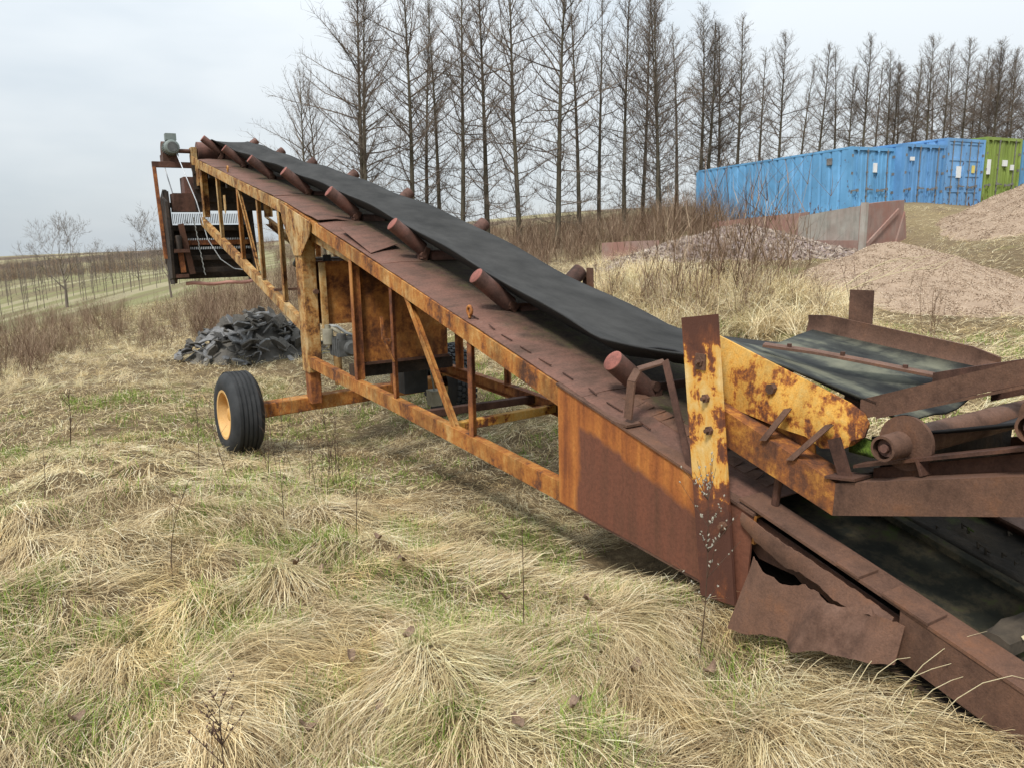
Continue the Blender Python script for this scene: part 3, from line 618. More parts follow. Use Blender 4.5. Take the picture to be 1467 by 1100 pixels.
def tyre(name, lugs):
    pr = [(-.15, .24), (-.165, .30), (-.16, .37), (-.13, .415), (-.10, .435)]
    for k in range(5):
        c = -.09 + .045*k
        pr += [(c - .016, .441), (c + .012, .441), (c + .016, .428), (c + .026, .428)] if not lugs else [(c, .425)]
    pr += [(.10, .435), (.13, .415), (.16, .37), (.165, .30), (.15, .24)]
    mb = MB().lathe((0, 0, 0), (1, 0, 0), pr, 56)
    if lugs:
        for k in range(38):
            a = 2*math.pi*k/38
            for j, sx in enumerate((-.11, -.055, 0, .055, .11)):
                b = a + (j % 2)*.08; e = Vector((0, math.cos(b), math.sin(b))); q = Vector((0, -math.sin(b), math.cos(b)))
                mb.ext([(-.022, -.026), (.022, -.020), (.022, .026), (-.022, .020)], e*.42 + Vector((sx, 0, 0)), e*.447 + Vector((sx, 0, 0)), (1, 0, 0), q)
    return mb.mesh(name, M['tyre'], 35)
def wheel(t, s, h, lugs, out):
    w_ = link('wheel', MB().lathe((0, 0, 0), (1, 0, 0), [(-.10, 0), (-.10, .06), (.10, .06), (.10, 0)], 16).mesh('hub', M['brown2'], 40), conv, (t, s, h)); w_.rotation_euler = (0, R(-2*out), R(4))
    link('tyre', tyre('tyre', lugs), w_)
    q = out
    rim = link('rim', MB().lathe((0, 0, 0), (1, 0, 0), [(q*.14, .262), (q*.158, .258), (q*.155, .235), (q*.10, .222), (q*.03, .20), (q*.02, .12), (q*.05, .085), (q*.05, 0)], 40).mesh('rim', M['rim'], 30), w_)
    MB().lathe((q*.05, 0, 0), (q, 0, 0), [(0, .075), (.05, .07), (.06, .05), (.06, 0)], 16).build('hub_cap', M['rim'], rim, 40)
    for k in range(5): a = 2*math.pi*k/5; MB().tube([(q*.02, .15*math.cos(a), .15*math.sin(a)), (q*.05, .15*math.cos(a), .15*math.sin(a))], .014, 6).build('wheel_nut', M['brown'], rim)
for t, lugs, q in ((-.70, False, -1), (1.76, True, 1)):
    p = to_w(t, 8.25); wheel(t, 8.25, gz(p.x, p.y) + .425, lugs, q)
# cross tubes low between the chords
MB().bar((.02, 5.35, .24), (1.08, 5.30, .25), .06, .06, (0, 1, 0)).build('cross_tube', M['brown2'], conv)
MB().bar((.02, 4.95, .21), (1.08, 4.98, .23), .065, .065, (0, 1, 0)).build('cross_tube', M['yellow'], conv)
MB().bar((.02, 9.3, 1.0), (1.08, 9.3, 1.0), .03, .03, (0, 1, 0)).build('cross_tube', M['brown'], conv)
for s in (8.9, 11.5, 12.7): MB().bar((.02, s, chord_h(s) - .17), (1.08, s, chord_h(s) - .17), .06, .06, (0, 1, 0)).build('cross_tube', M['dark'], conv)
# engine housing between the trusses
hs = MB(); hs.box((.10, 6.62, .47), (.96, 6.67, 1.47)); hs.build('engine_housing', M['panel'], conv)
mb = MB(); mb.box((.03, 6.575, .33), (.098, 6.66, 1.45)); mb.build('housing_edge', M['redrust'], conv)
mb = MB(); mb.box((.10, 6.60, .455), (.97, 6.617, .48)); mb.build('housing_seam', M['brown2'], conv)
mb = MB(); mb.box((.05, 6.70, .33), (1.05, 6.86, .44)); mb.build('cross_beam', M['dark'], conv)
mb = MB(); mb.box((.17, 7.92, .70), (.96, 8.36, 1.355)); mb.build('fuel_tank', M['panel'], conv)
mb = MB(); mb.box((.145, 7.87, .66), (.205, 7.915, 1.345)); mb.build('tank_edge', M['ochre'], conv)
for t, q, h in ((.3, .045, 1.42), (.48, .03, 1.40)): MB().tube([(t, 8.1, 1.356), (t, 8.1, h)], q, 12).build('filler_cap', M['pump'], conv, 40)
mb = MB(); mb.box((.19, 7.55, .40), (.46, 7.85, .56)); mb.lathe((.32, 7.50, .48), (0, 1, 0), [(0, 0), (0, .06), (.05, .08), (.1, .09), (.1, 0)], 18); mb.lathe((.24, 7.6, .56), (0, 0, 1), [(0, .05), (.07, .05), (.07, 0)], 14)
for k in range(4): mb.box((.18, 7.57 + .07*k, .395), (.47, 7.59 + .07*k, .585))
mb.build('hydraulic_pump', M['pump'], conv, 40)
MB().lathe((.165, 7.80, .50), (0, 0, 1), [(0, 0), (0, .045), (.01, .055), (.16, .055), (.17, .05), (.17, .03), (.21, .03), (.21, 0)], 18).build('oil_filter', M['cream'], conv, 40)
MB().tube([(.18, 7.8, .70), (.26, 7.78, .69), (.34, 7.75, .62), (.43, 7.7, .58)], .016, 8).build('hose', M['cable'], conv, True)
MB().tube([(.20, 7.8, .68), (.27, 7.76, .63), (.29, 7.75, .50)], .022, 8).build('hose', M['cream'], conv, True)
mb = MB(); mb.box((.72, 7.15, .02), (.98, 7.45, .33)); mb.box((.74, 7.17, .33), (.96, 7.43, .35)); mb.build('battery_box', M['blackbox'], conv)
mb = MB(); mb.box((.93, 6.95, -.10), (1.04, 7.08, .05)); mb.box((.925, 6.945, .03), (1.045, 7.085, .055)); jb = mb.build('junction_box', M['cream'], conv); jb.rotation_euler = (0, R(0), 0)
MB().tube([(.98, 7.0, .05), (.95, 7.02, .3), (.90, 7.0, .38), (.80, 7.0, .36), (.74, 7.02, .30)], .008, 6).build('hose', M['cable'], conv, True)
MB().tube([(.70, 7.0, .42), (.74, 7.0, .30), (.86, 6.98, .28), (.95, 6.98, .38)], .014, 6).build('hose', M['blackbox'], conv, True)
MB().tube([(.35, 8.1, .35), (.35, 8.1, .02)], .045, 10).build('jack_post', M['ochre'], conv, 40)
mb = MB(); mb.bar((-.055, 5.70, .80), (-.055, 5.72, .98), .022, .022); mb.bar((-.055, 5.70, .80), (.02, 5.68, .79), .022, .016, (0, 0, 1)); mb.bar((-.05, 5.70, .79), (.01, 5.66, .62), .028, .01, (0, 1, 0)); mb.build('crank_handle', M['orange'], conv)
# hydraulic ram between column and upper truss
MB().tube([(.22, 9.0, 1.30), (.22, 8.25, 1.66)], .04, 12).build('ram', M['blackbox'], conv, 40)
MB().bar((.36, 9.3, 1.30), (.36, 8.2, 1.72), .06, .06).build('ram_arm', M['redrust'], conv)
MB().box((.55, 9.4, .80), (1.0, 9.9, 1.35)).build('side_tank', M['dark'], conv)

# bolted upright at the lower end
g = [[(-.035, 2.385 - .16*k/10 - (.195 - .005*k/10)*j/3, 1.245 - 1.18*k/10 + .03*j/3) for j in range(4)] for k in range(11)]
MB().sheet(g, (.014, 0, 0)).build('bolted_upright', M['upright'], conv)
for s, h, sq in ((2.262, 1.075, 1), (2.225, .93, 0), (2.20, .80, 0), (2.105, .42, 0)):
    mb = MB()
    if sq: mb.box((-.043, s - .028, h - .033), (-.0352, s + .028, h + .033))
    mb.tube([(-.036, s, h), (-.050, s, h)], .019, 6); mb.tube([(-.05, s, h), (-.066, s, h)], .009, 8); mb.build('bolt', M['brown'], conv)

# tail frame lying in the grass
TB = [(2.06, .545), (.60, .19)]
for sgn, t in ((1, 0.0), (-1, WID)):
    mb = MB(); prism(mb, strip(wob(TB, .004, 9), -.012, 0), *sorted((t - sgn*.004, t + sgn*.13))); mb.build('tail_flange', M['brown'], conv)
    if sgn == 1:
        mb = MB(); prism(mb, strip([(1.36, .362), (.60, .178)], -.175, 0), t - .0, t + .012); mb.build('tail_web', M['brown'], conv)
    else:
        mb = MB(); prism(mb, strip([(2.0, .518), (.60, .178)], -.17, 0), t - .012, t); mb.build('tail_web', M['brown2'], conv)
# corroded strip that hangs on below the flange, torn away from the rest of the web
r = random.Random(5); top, bot = [], []
def jag(k, a=1):                   # rust-eaten edge: slow bites with a fine ragged rim
    q = float(vnoise(np.array([k*.21 + 3]), np.array([2.7]))[0]) - .5; q2 = float(vnoise(np.array([k*.77]), np.array([9.1]))[0]) - .5
    return a*(.045*q + .012*q2 + r.uniform(-.0025, .0025))
for k in range(44):
    f = k/43; s = 2.03 - .66*f; top.append((s, .515 - .165*f - .018 + (r.uniform(-.004, .002) if k > 4 else 0))); bot.append((s, .515 - .165*f - .018 - .066 - .012*math.sin(f*5) + jag(k, .8) + .03*max(0, f - .85)*6))
g = [[(-.022 - .008*math.sin(k/43*6), *top[k]), (-.030 - .008*math.sin(k/43*6), (top[k][0]+bot[k][0])/2, (top[k][1]+bot[k][1])/2), (-.022 - .018*(k/43), *bot[k])] for k in range(44)]
MB().sheet(g, (.006, 0, 0)).build('torn_strip', M['brown'], conv, 40)
mb = MB(); g = [[(.03, 2.04 - .7*k/12, .50 - .175*k/12 - .015), (.035, 2.04 - .7*k/12, .335 - .155*k/12 + r.uniform(-.02, .02))] for k in range(13)]
mb.sheet(g, (.006, 0, 0)); mb.build('inner_web', M['brown2'], conv)
# the torn piece, buckled outward
def tp(f, k):
    s = 1.93 - .60*f; top_ = .365 - .01*f - .012*math.sin(f*3.0) - .035*f; bt = .095 + .10*f
    h = top_ + (bt - top_)*k
    x = -.11 - .06*k - .02*math.sin(f*9 + k) - .05*max(0, 1 - abs(f - .52)/.13)*(.5 + k) + .045*max(0, 1 - abs(f - .78)/.10)*(1 - k) + .10*f*f
    return (x, s + .045*(1 - k)*(1 - f)*-1, h)
g = []
for i in range(52):
    f = i/51; row = []
    for j in range(8):
        k = j/7; p = list(tp(f, k))
        if j == 0: p[2] += jag(i, 1.0)
        if j == 7: p[2] += jag(i + 7, .45)
        row.append(tuple(p))
    g.append(row)
MB().sheet(g, (.004, 0, 0)).build('torn_sheet', M['brown'], conv, 40)
# small repair plates and support pipe
for s, l_ in ((1.60, .09), (1.42, .16)):
    h = .545 - (2.06 - s)*.243; mb = MB(); prism(mb, [(s, h + .010), (s - l_, h - l_*.243 + .010), (s - l_, h - l_*.243 + .001), (s, h + .001)], -.012, .10); mb.build('patch_plate', M['brown'], conv)
MB().tube([(.10, 1.97, .50), (.10, 1.95, .70)], .016, 8).build('support_pipe', M['brown2'], conv, 40)
# tail belt, dirt and planks inside the frame
def flr(s): return .545 - (2.06 - s)*.243                  # level of the tail flanges
g = [[(.135 + .42*j/6, 3.0 - 2.45*k/14, min(flr(3.0 - 2.45*k/14), .50) - .055 - .03*math.sin(j/6*math.pi)) for j in range(7)] for k in range(15)]
MB().sheet(g, (0, 0, -.01)).build('tail_belt', M['algae'], conv, True)
MB().sheet([[(.02 + 1.06*j, 3.1 - 2.5*k, min(flr(3.1 - 2.5*k), .5) - .165) for j in range(2)] for k in range(2)], (0, 0, -.006)).build('tail_pan', M['dark'], conv)
g = [[(.63 + .36*j/8, 2.1 - 1.5*k/16, flr(2.1 - 1.5*k/16) - .045 - .02*math.sin(j/8*math.pi) + .014*random.random()) for j in range(9)] for k in range(17)]
MB().sheet(g, (0, 0, -.02)).build('mossy_belt', M['mossy'], conv, True)
MB().bar((.585, 2.1, flr(2.1) - .05), (.585, .60, flr(.60) - .05), .05, .04, (1, 0, 0)).build('slider_bar', M['algae'], conv)
r2 = random.Random(3)
for k in range(26):
    s = r2.uniform(.85, 1.75); t = r2.uniform(.65, .97); q = r2.uniform(.004, .010); z = flr(s) - .035; me_ = stone = None
    MB().tube([(t, s, z - .01), (t + q, s + q, z + q*.6), (t + 2*q, s - q, z - .005)], [q*.6, q*.9, q*.3], 5).build('debris', M['mossy'] if k % 5 else M['plank'], conv)
for s, z in ((1.13, flr(1.13) - .0), (.92, flr(.92) - .02)):
    g = [[(.14 + .86*k/12, s - .05 + .10*j/3 + .012*r2.uniform(-1, 1), z + .010*r2.random() + .008*(0 < j < 3)) for j in range(4)] for k in range(13)]
    MB().sheet(g, (0, 0, -.045)).build('rotten_plank', M['plank'], conv)
    for k in range(5): t = .2 + .16*k; MB().sheet([[(t, s - .055, z + .008), (t + .05, s - .05, z + .009)], [(t + .01, s - .047 + .004*r2.random(), z + .011), (t + .055, s - .046, z + .012)]], (0, 0, -.003)).build('splinter', M['culm'], conv)
# screening unit hung under the head
SB = MB()
for t in (-.44, .86):
    prism(SB, [(14.5, 2.30), (14.15, 2.42), (13.95, 2.40), (13.70, 1.05), (13.75, .90), (14.25, .86), (14.55, 1.2)], t - .02, t + .02)
    SB.bar((t, 13.98, 2.38), (t, 13.72, 1.0), .09, .05, (1, 0, 0)); SB.bar((t, 14.5, 2.25), (t, 14.5, 1.2), .08, .05, (1, 0, 0))
sb = SB.build('screen_box', M['dark'], conv)
for z, s in ((2.16, 14.0), (1.78, 13.95), (1.55, 13.9), (1.30, 13.85), (1.10, 13.8)):
    MB().bar((-.42, s, z), (.84, s, z), .06, .08, (0, 1, 0)).build('cross_bar', M['dark'] if z != 1.55 else M['redrust'], sb)
MB().box((-.42, 14.02, .95), (.84, 14.06, 1.84)).build('back_plate', M['dark'], sb)
MB().box((-.36, 13.70, 2.05), (.10, 14.10, 2.34)).build('drive_guard', M['brown2'], sb)
MB().box((-.18, 13.72, 2.34), (.16, 14.12, 2.60)).build('drive_cover', M['roller'], sb)
for z0, s0, z1, s1 in ((2.02, 13.88, 1.86, 13.86), (1.62, 13.80, 1.59, 13.8), (1.48, 13.80, 1.44, 13.8)):
    mb = MB(); n = 44
    for k in range(n): t = -.38 + 1.2*k/(n-1); mb.bar((t, s0, z0), (t, s1, z1), .010, .010)
    for k in range(6 if z0 - z1 > .1 else 2): f = k/(5 if z0 - z1 > .1 else 1); mb.bar((-.38, s0 + (s1-s0)*f - .006, z0 + (z1-z0)*f), (.82, s0 + (s1-s0)*f - .006, z0 + (z1-z0)*f), .011, .011)
    mb.build('wire_mesh', M['dark'] if z0 > 1.9 else M['wire'], sb)
g = [[(-.30 + 1.08*k/10, 13.66 - .02*math.sin(k), .90 + .02*abs(k/5 - 1) - .055*j + .012*math.sin(k*1.3)) for j in range(2)] for k in range(11)]
MB().sheet(g, (0, .03, 0)).build('rubber_lip', M['lip'], sb, True)
MB().box((-.05, 13.62, 2.06), (1.32, 13.66, 2.78)).build('feed_plate', M['dark'], sb)
for z in (2.66, 2.42, 2.22): MB().bar((-.04, 13.60, z), (1.12, 13.60, z), .03, .05, (0, 1, 0)).build('rib', M['dark'], sb)
mb = MB(); prism(mb, [(13.95, 2.30), (13.50, 2.2), (13.42, 1.6), (13.50, 1.0), (13.95, .95)], -.52, -.48); mb.build('guard_plate', M['dark'], sb)
for t, s, z, l_ in ((-.47, 13.45, 1.40, .24), (-.47, 13.5, 1.00, .20)): MB().box((t, s, z), (t + l_, s + .1, z + .055)).build('bracket', M['brown2'], sb)
MB().bar((-.32, 13.52, 1.85), (-.20, 13.58, 1.05), .09, .03).build('spring_post', M['brown2'], sb)
MB().lathe((-.38, 13.5, 1.43), (0, 0, 1), [(0, 0), (0, .05), (.22, .055), (.24, .04), (.24, 0)], 14).build('spring', M['dark'], sb, 40)
MB().bar((-.36, 13.55, 1.40), (-.34, 13.55, 1.08), .08, .05).build('spring_post', M['redrust'], sb)
mb = MB()
for k in range(22):
    z = 1.95 - .042*k; t = -.13 + .10*(k/22); mb.tube([(t, 13.45, z), (t + (.010 if k % 2 else 0), 13.45 + (0 if k % 2 else .012), z - .040)], .008, 5)
mb.build('hanging_chain', M['cable'], sb)
MB().tube([(-.24, 13.85, 3.0), (-.16, 13.6, 2.6), (-.06, 13.45, 2.2), (-.02, 13.4, 1.95), (.05, 13.4, 1.6), (.22, 13.4, 1.28), (.42, 13.4, 1.12), (.66, 13.4, 1.08)], .008, 8).build('power_cable', M['wire'], conv, True)
MB().tube([(-.40, 14.1, 2.78), (-.34, 14.05, 2.45), (-.28, 14.0, 2.1)], .010, 6).build('power_cable', M['wire'], conv, True)
# drive motor on its bracket beside the head drum
mo = MB(); mo.lathe((-.29, 13.78, 3.07), (0, 1, 0), [(0, 0), (0, .09), (.01, .105), (.06, .115), (.10, .118), (.36, .118), (.38, .10), (.42, .06), (.42, 0)], 28)
mo = mo.build('drive_motor', M['motor'], conv, 40)
mb = MB()
for k in range(26):
    a = 2*math.pi*k/26; e = Vector((math.cos(a), 0, math.sin(a))); c = Vector((-.29, 0, 3.07)) + e*.116; mb.bar((c.x, 13.90, c.z), (c.x, 14.13, c.z), .008, .022, (-math.sin(a), 0, math.cos(a)))
mb.build('cooling_fins', M['motor'], mo)
MB().box((-.37, 13.86, 3.18), (-.21, 14.02, 3.285)).build('terminal_box', M['motor'], mo)
MB().lathe((-.29, 13.775, 3.07), (0, 1, 0), [(0, 0), (0, .075), (.006, .08)], 20).build('fan_grille', M['pump'], mo)
mb = MB(); mb.lathe((-.30, 14.2, 3.02), (1, 0, 0), [(-.1, 0), (-.1, .17), (.12, .17), (.12, 0)], 20); mb.box((-.42, 14.0, 2.80), (-.18, 14.35, 2.98)); mb.build('gearbox', M['brown2'], conv, 40)
mb = MB(); mb.bar((-.60, 13.95, 2.80), (.02, 13.95, 2.80), .09, .09, (0, 1, 0)); mb.build('motor_beam', M['brown2'], conv)
mb = MB(); mb.bar((-.575, 13.93, 2.76), (-.545, 13.86, 1.30), .055, .055); mb.build('hanger', M['redrust'], conv)
mb = MB(); mb.ext([(-.06, 0), (.06, 0), (.06, -.19), (.0, -.26), (-.06, -.19)], (-.02, 11.5, 2.20), (-.012, 11.5, 2.20), (0, -1, 0), (0, 0, 1)); mb.build('hanging_tag', M['ochre'], conv)

# ---------------------------------------------------------------- feed hopper at the lower end
hop = thing('feed_hopper', 'rusty feed hopper with black rubber chute and yellow side plate at the low end', 'hopper', to_w(0, 0, 0), A31)
BA = [(2.17, .865), (1.66, .708), (.62, 1.03)]
def lower(pts, d): return [(s, h - d) for s, h in pts]
mb = MB(); prism(mb, [BA[0], (1.6605, .7082), (1.6655, .5852), (2.17, .722)], .04, .052); prism(mb, strip([BA[0], (1.661, .7083)], -.010, 0), .052, .15)
prism(mb, [(2.33, .905), BA[0], (2.17, .722), (2.33, .765)], .04, .052); prism(mb, strip([(2.33, .912), BA[0]], -.010, 0), .052, .15); mb.build('lower_rail', M['rail'], hop)
mb = MB(); prism(mb, [(1.66, .708), BA[2], (.62, .905), (1.665, .585)], .04, .052); prism(mb, strip([(1.66, .708), BA[2]], -.010, 0), .052, .13); mb.build('lower_rail', M['brown'], hop)
g = [[(.145 - .02*j/2, 2.33 - .50*k/8, .905 - .150*k/8 + (.0 + .11*j/2) + (.025*math.sin(k*2.3) if j == 2 and k > 4 else 0)) for j in range(3)] for k in range(9)]
MB().sheet(g, (.006, 0, 0)).build('skirt_plate', M['rail'], hop, 40)
mb = MB(); prism(mb, strip([(1.63, .775), (.66, 1.115)], -.012, 0), .09, .17); prism(mb, strip([(1.60, .77), (.66, 1.10)], -.10, -.012), .165, .175); mb.bar((.11, 1.40, .85), (.11, 1.38, .80), .01, .05, (0, 1, 0)); mb.build('roller_rail', M['brown2'], hop)
mb = MB(); mb.bar((.07, 1.70, .86), (.07, 1.63, .70), .05, .014, (0, 1, 0)); mb.bar((.08, 1.70, .722), (.08, 1.58, .742), .10, .010, (1, 0, 0)); mb.build('foot_bracket', M['brown2'], hop)
mb = MB(); prism(mb, strip([(1.66, 1.0), (.62, 1.42)], -.075, 0), .15, .163); prism(mb, strip([(1.58, .958), (.62, 1.34)], -.01, 0), .125, .163); prism(mb, strip([(1.66, 1.0), (.62, 1.42)], -.010, 0), .163, .22); mb.build('upper_rail', M['brown'], hop)
for s, h in ((1.47, .885), (1.035, 1.045)):
    rlr = MB().lathe((.03, s, h), (1, 0, 0), [(.10, 0), (.10, .095), (.116, .095), (.116, .05), (.9, .05), (.9, 0)], 30).build('return_roller', M['brown'], hop, 35)
    MB().lathe((-.015, s, h), (1, 0, 0), [(.02, .034), (.02, .043), (.115, .046), (.115, .03)], 26).build('hub', M['brown'], rlr, 35)
    MB().lathe((-.005, s, h), (1, 0, 0), [(.015, 0), (.015, .014), (.03, .016), (.03, .03), (.06, .034)], 16).build('shaft_end', M['roller'], rlr, 35)
# yellow side plate of the chute, its rounded lower end, two angle lugs
def arcs(c, r_, a0, a1, n=6): return [(c[0] + r_*math.cos(R(a0 + (a1-a0)*k/n)), c[1] + r_*math.sin(R(a0 + (a1-a0)*k/n))) for k in range(n+1)]
top = [(2.35, 1.165), (1.69, .982), (1.635, .955), (1.612, .92), (1.625, .87), (1.67, .83)]
bot = [(2.30, .885), (2.10, .855), (1.95, .835), (1.85, .83), (1.78, .80), (1.69, .815)]
g = [[(.105 + .03*(1-j/4) - .012*math.sin(j*.8), top[k][0] + (bot[k][0]-top[k][0])*j/4, top[k][1] + (bot[k][1]-top[k][1])*j/4) for j in range(5)] for k in range(6)]
MB().sheet(g, (.010, 0, 0)).build('chute_side', M['yellow'], hop, 30)
MB().tube([(.095, 2.02, .985), (.12, 2.02, .985)], .022, 6).build('bolt', M['brown'], hop)
for s0, h0, s1, h1 in ((1.93, .925, 2.00, .792), (1.745, .90, 1.87, .745)):
    mb = MB(); mb.ext([(0, 0), (.035, 0), (.035, .006), (.006, .006), (.006, .035), (0, .035)], (.075, s0, h0), (.025, s1, h1), (0, -1, .2), (1, 0, 0)); mb.build('angle_lug', M['brown'], hop)
# far side plate and upright
g = [[(1.05, 2.60 - .95*k/8, 1.185 - .10*k/8 - (.0 if 0 < k < 8 else .02)), (1.055, 2.60 - .95*k/8, 1.13 - .09*k/8), (1.04, 2.60 - .95*k/8, 1.075 - .075*k/8 + .01*(k % 2))] for k in range(9)]
MB().sheet(g, (.012, 0, 0)).build('far_side_plate', M['brown'], hop, 30)
MB().bar((1.09, 2.32, .6), (1.09, 2.33, 1.305), .125, .012, (0, 1, 0)).build('far_upright', M['brown'], hop)
# rubber chute sheet, trough-shaped and creased
g = []
for k in range(17):
    f = k/16; row = []
    for j in range(13):
        x = j/12; t = .15 + .89*x; s = 2.42 - .80*f + .16*x*(1 - f) - .02
        edge = (1.145 - .165*f)*(1 - x) + (1.09 - .07*f)*x
        z = edge - .085*math.sin(math.pi*x)**.8*(.55 + .5*f) + .010*math.sin(9*x + 2*f) + .012*math.sin(17*x + 1.5)*f
        row.append((t, s, z))
    g.append(row)
MB().sheet(g, (0, 0, -.010)).build('rubber_chute', M['chute'], hop, True)
mb = MB(); q = [(.40, 2.32, 1.10), (.52, 2.14, 1.078), (.62, 1.98, 1.05), (.78, 1.70, 1.00)]
for a, b in zip(q[:-1], q[1:]): mb.bar(a, b, .075, .012, (1, .5, 0))
mb.build('clamp_strip', M['brown'], hop)
for a in ((.46, 2.23, 1.095), (.58, 2.05, 1.07), (.70, 1.84, 1.03)): MB().tube([a, (a[0], a[1], a[2] + .014)], .011, 6).build('bolt', M['brown2'], hop)
mb = MB(); prism(mb, strip([(1.70, 1.035), (.62, 1.36)], -.065, 0), .66, .675); prism(mb, strip([(1.70, 1.035), (.62, 1.36)], -.008, 0), .675, .74); mb.build('cross_stay', M['brown2'], hop)
mb = MB(); prism(mb, strip([(1.66, .98), (.62, 1.40)], -.10, 0), 1.03, 1.042); prism(mb, strip([(1.66, .72), (.62, 1.03)], -.12, 0), 1.03, 1.042); mb.build('far_rail', M['brown2'], hop)
MB().sheet([[(.17 + .86*j/6, 1.62 - 1.0*k/6, .87 + .12*k/6*2.6 - .04*math.sin(j/6*math.pi)) for j in range(7)] for k in range(7)], (0, 0, -.01)).build('feeder_belt', M['flap'], hop, True)
MB().box((.2, 1.55, .62), (1.0, 1.60, .84)).build('end_plate', M['dark'], hop)
MB().bar((.17, 1.22, .79), (.98, 1.22, .79), .05, .08, (0, 1, 0)).build('cross_bar', M['brown2'], hop)
mp_ = MB(); mp_.sheet([[(.16 + .12*j/5, 1.70 - .14*k/5, .815 + .02*math.sin(j*k) + .03*math.sin(k/5*3.1)*math.sin(j/5*3.1)) for j in range(6)] for k in range(6)], (0, 0, -.02))
mm = Mat('bright moss', .95); mm.col(mm.ramp(mm.noise(40, 4), [(.3, (.04, .07, .01)), (.7, (.13, .2, .025))])); mm.bump(mm.noise(90, 4), 1, .02); mp_.build('moss_cushion', mm.m, hop, True)
# ---------------------------------------------------------------- heaps
def heap(name, label, cx, cy, ra, rb, ht, m, stones, n, s0, s1, pw=1.25):
    """a tipped heap: a rounded cone on the ground with its stones lying on it"""
    root = thing(name, label, 'heap', (cx, cy, gz(cx, cy)))
    nr, na = 26, 72; vs, fs = [], []
    bz = gz(cx, cy)
    def hh(x, y):
        a = np.arctan2(y, x); q = np.hypot(x/ra, y/rb)/(1 + .07*np.sin(2*a + cx) + .05*np.sin(5*a + cy))
        prof = np.where(q < .16, 1 - q*q*2.6, 1 - .066 - (q - .16)*1.12); prof = np.clip(prof, -1.2, 1)
        return prof*ht + (vnoise(x*2.2 + cx, y*2.2 + cy) - .5)*.10 + (vnoise(x*7 + cx, y*7 + cy) - .5)*.035
    for i in range(nr):
        for k in range(na):
            a = 2*math.pi*k/na; q = 1.65*i/(nr-1); x, y = ra*q*math.cos(a), rb*q*math.sin(a); vs.append((x, y, 0))
    vs = np.array(vs); vs[:, 2] = np.maximum(hh(vs[:, 0], vs[:, 1]) , ground_h(vs[:, 0] + cx, vs[:, 1] + cy) - bz - .12)
    for i in range(nr-1):
        for k in range(na): fs.append((i*na + k, i*na + (k+1) % na, (i+1)*na + (k+1) % na, (i+1)*na + k))
    link('core', np_mesh('core', vs, np.array(fs), m), root)
    a = rng.uniform(0, 6.283, n); q = np.sqrt(rng.random(n))*1.5; x, y = ra*q*np.cos(a), rb*q*np.sin(a)
    z = hh(x, y) + .004; vis = z > ground_h(x + cx, y + cy) - bz - .02; x, y, z = x[vis], y[vis], z[vis]; n = len(x)
    # keep the stones on the faces that can be seen from the field
    sc = rng.uniform(s0, s1, n)**1.0; o = scatter('stones', np.stack([x, y, z], 1), rng.uniform(0, 6.28, (n, 3)), np.stack([sc, sc*rng.uniform(.6, 1.2, n), sc*rng.uniform(.4, .9, n)], 1), 6, stones, root)
    return root
def stone_mesh(m, flat=1.0):
    vs = []; fs = []
    for p in [(1,0,0),(-1,0,0),(0,1,0),(0,-1,0),(0,0,1),(0,0,-1)]: vs.append([c*random.uniform(.7, 1.25) + random.uniform(-.2, .2) for c in p])
    for v_ in vs: v_[2] *= flat
    fs = [(0,2,4),(2,1,4),(1,3,4),(3,0,4),(2,0,5),(1,2,5),(3,1,5),(0,3,5)]
    return MB().add(vs, fs).mesh('stone', m)
def stone_mat(name, stops):
    m = Mat(name, .9, .2); m.col(m.ramp(m.math('MULTIPLY_ADD', m.noise(.9, 4, .6, vec=m.pos), .8, m.math('MULTIPLY_ADD', m.rand, .8, -.30)), stops)); return m.m
M['pink'] = stone_mat('pink crushed granite', [(.1, (.21, .148, .105)), (.4, (.32, .235, .165)), (.65, (.40, .30, .215)), (.95, (.50, .405, .31))])
M['flake'] = stone_mat('grey red stone flakes', [(.1, (.12, .088, .072)), (.4, (.235, .178, .142)), (.65, (.32, .255, .205)), (.95, (.44, .375, .32))])
M['core'] = plain('pink gravel fines', (.24, .172, .12), (.34, .255, .182), 3, .95, .8, 18)
M['core2'] = plain('grey pink rubble fines', (.15, .115, .105), (.28, .215, .19), 5, .95, .8, 12)
GS = scatter_group(variants('gravel', [stone_mesh(M['pink']) for _ in range(6)])); FS = scatter_group(variants('flake', [stone_mesh(M['flake'], .45) for _ in range(6)]))
heap('gravel_heap', 'pink gravel heap in front of the concrete wall, behind the hopper', 7.9, 15.9, 3.0, 3.0, 1.06, M['core'], GS, 60000, .009, .022)
heap('gravel_heap', 'largest pink gravel heap, running out of the frame below the containers', 18.3, 25.6, 3.9, 3.7, 1.62, M['core'], GS, 60000, .012, .028)
heap('rubble_heap', 'grey pink heap of stone flakes behind the bare shrubs', 6.4, 21.8, 3.2, 3.0, .82, M['core2'], FS, 12000, .03, .075)

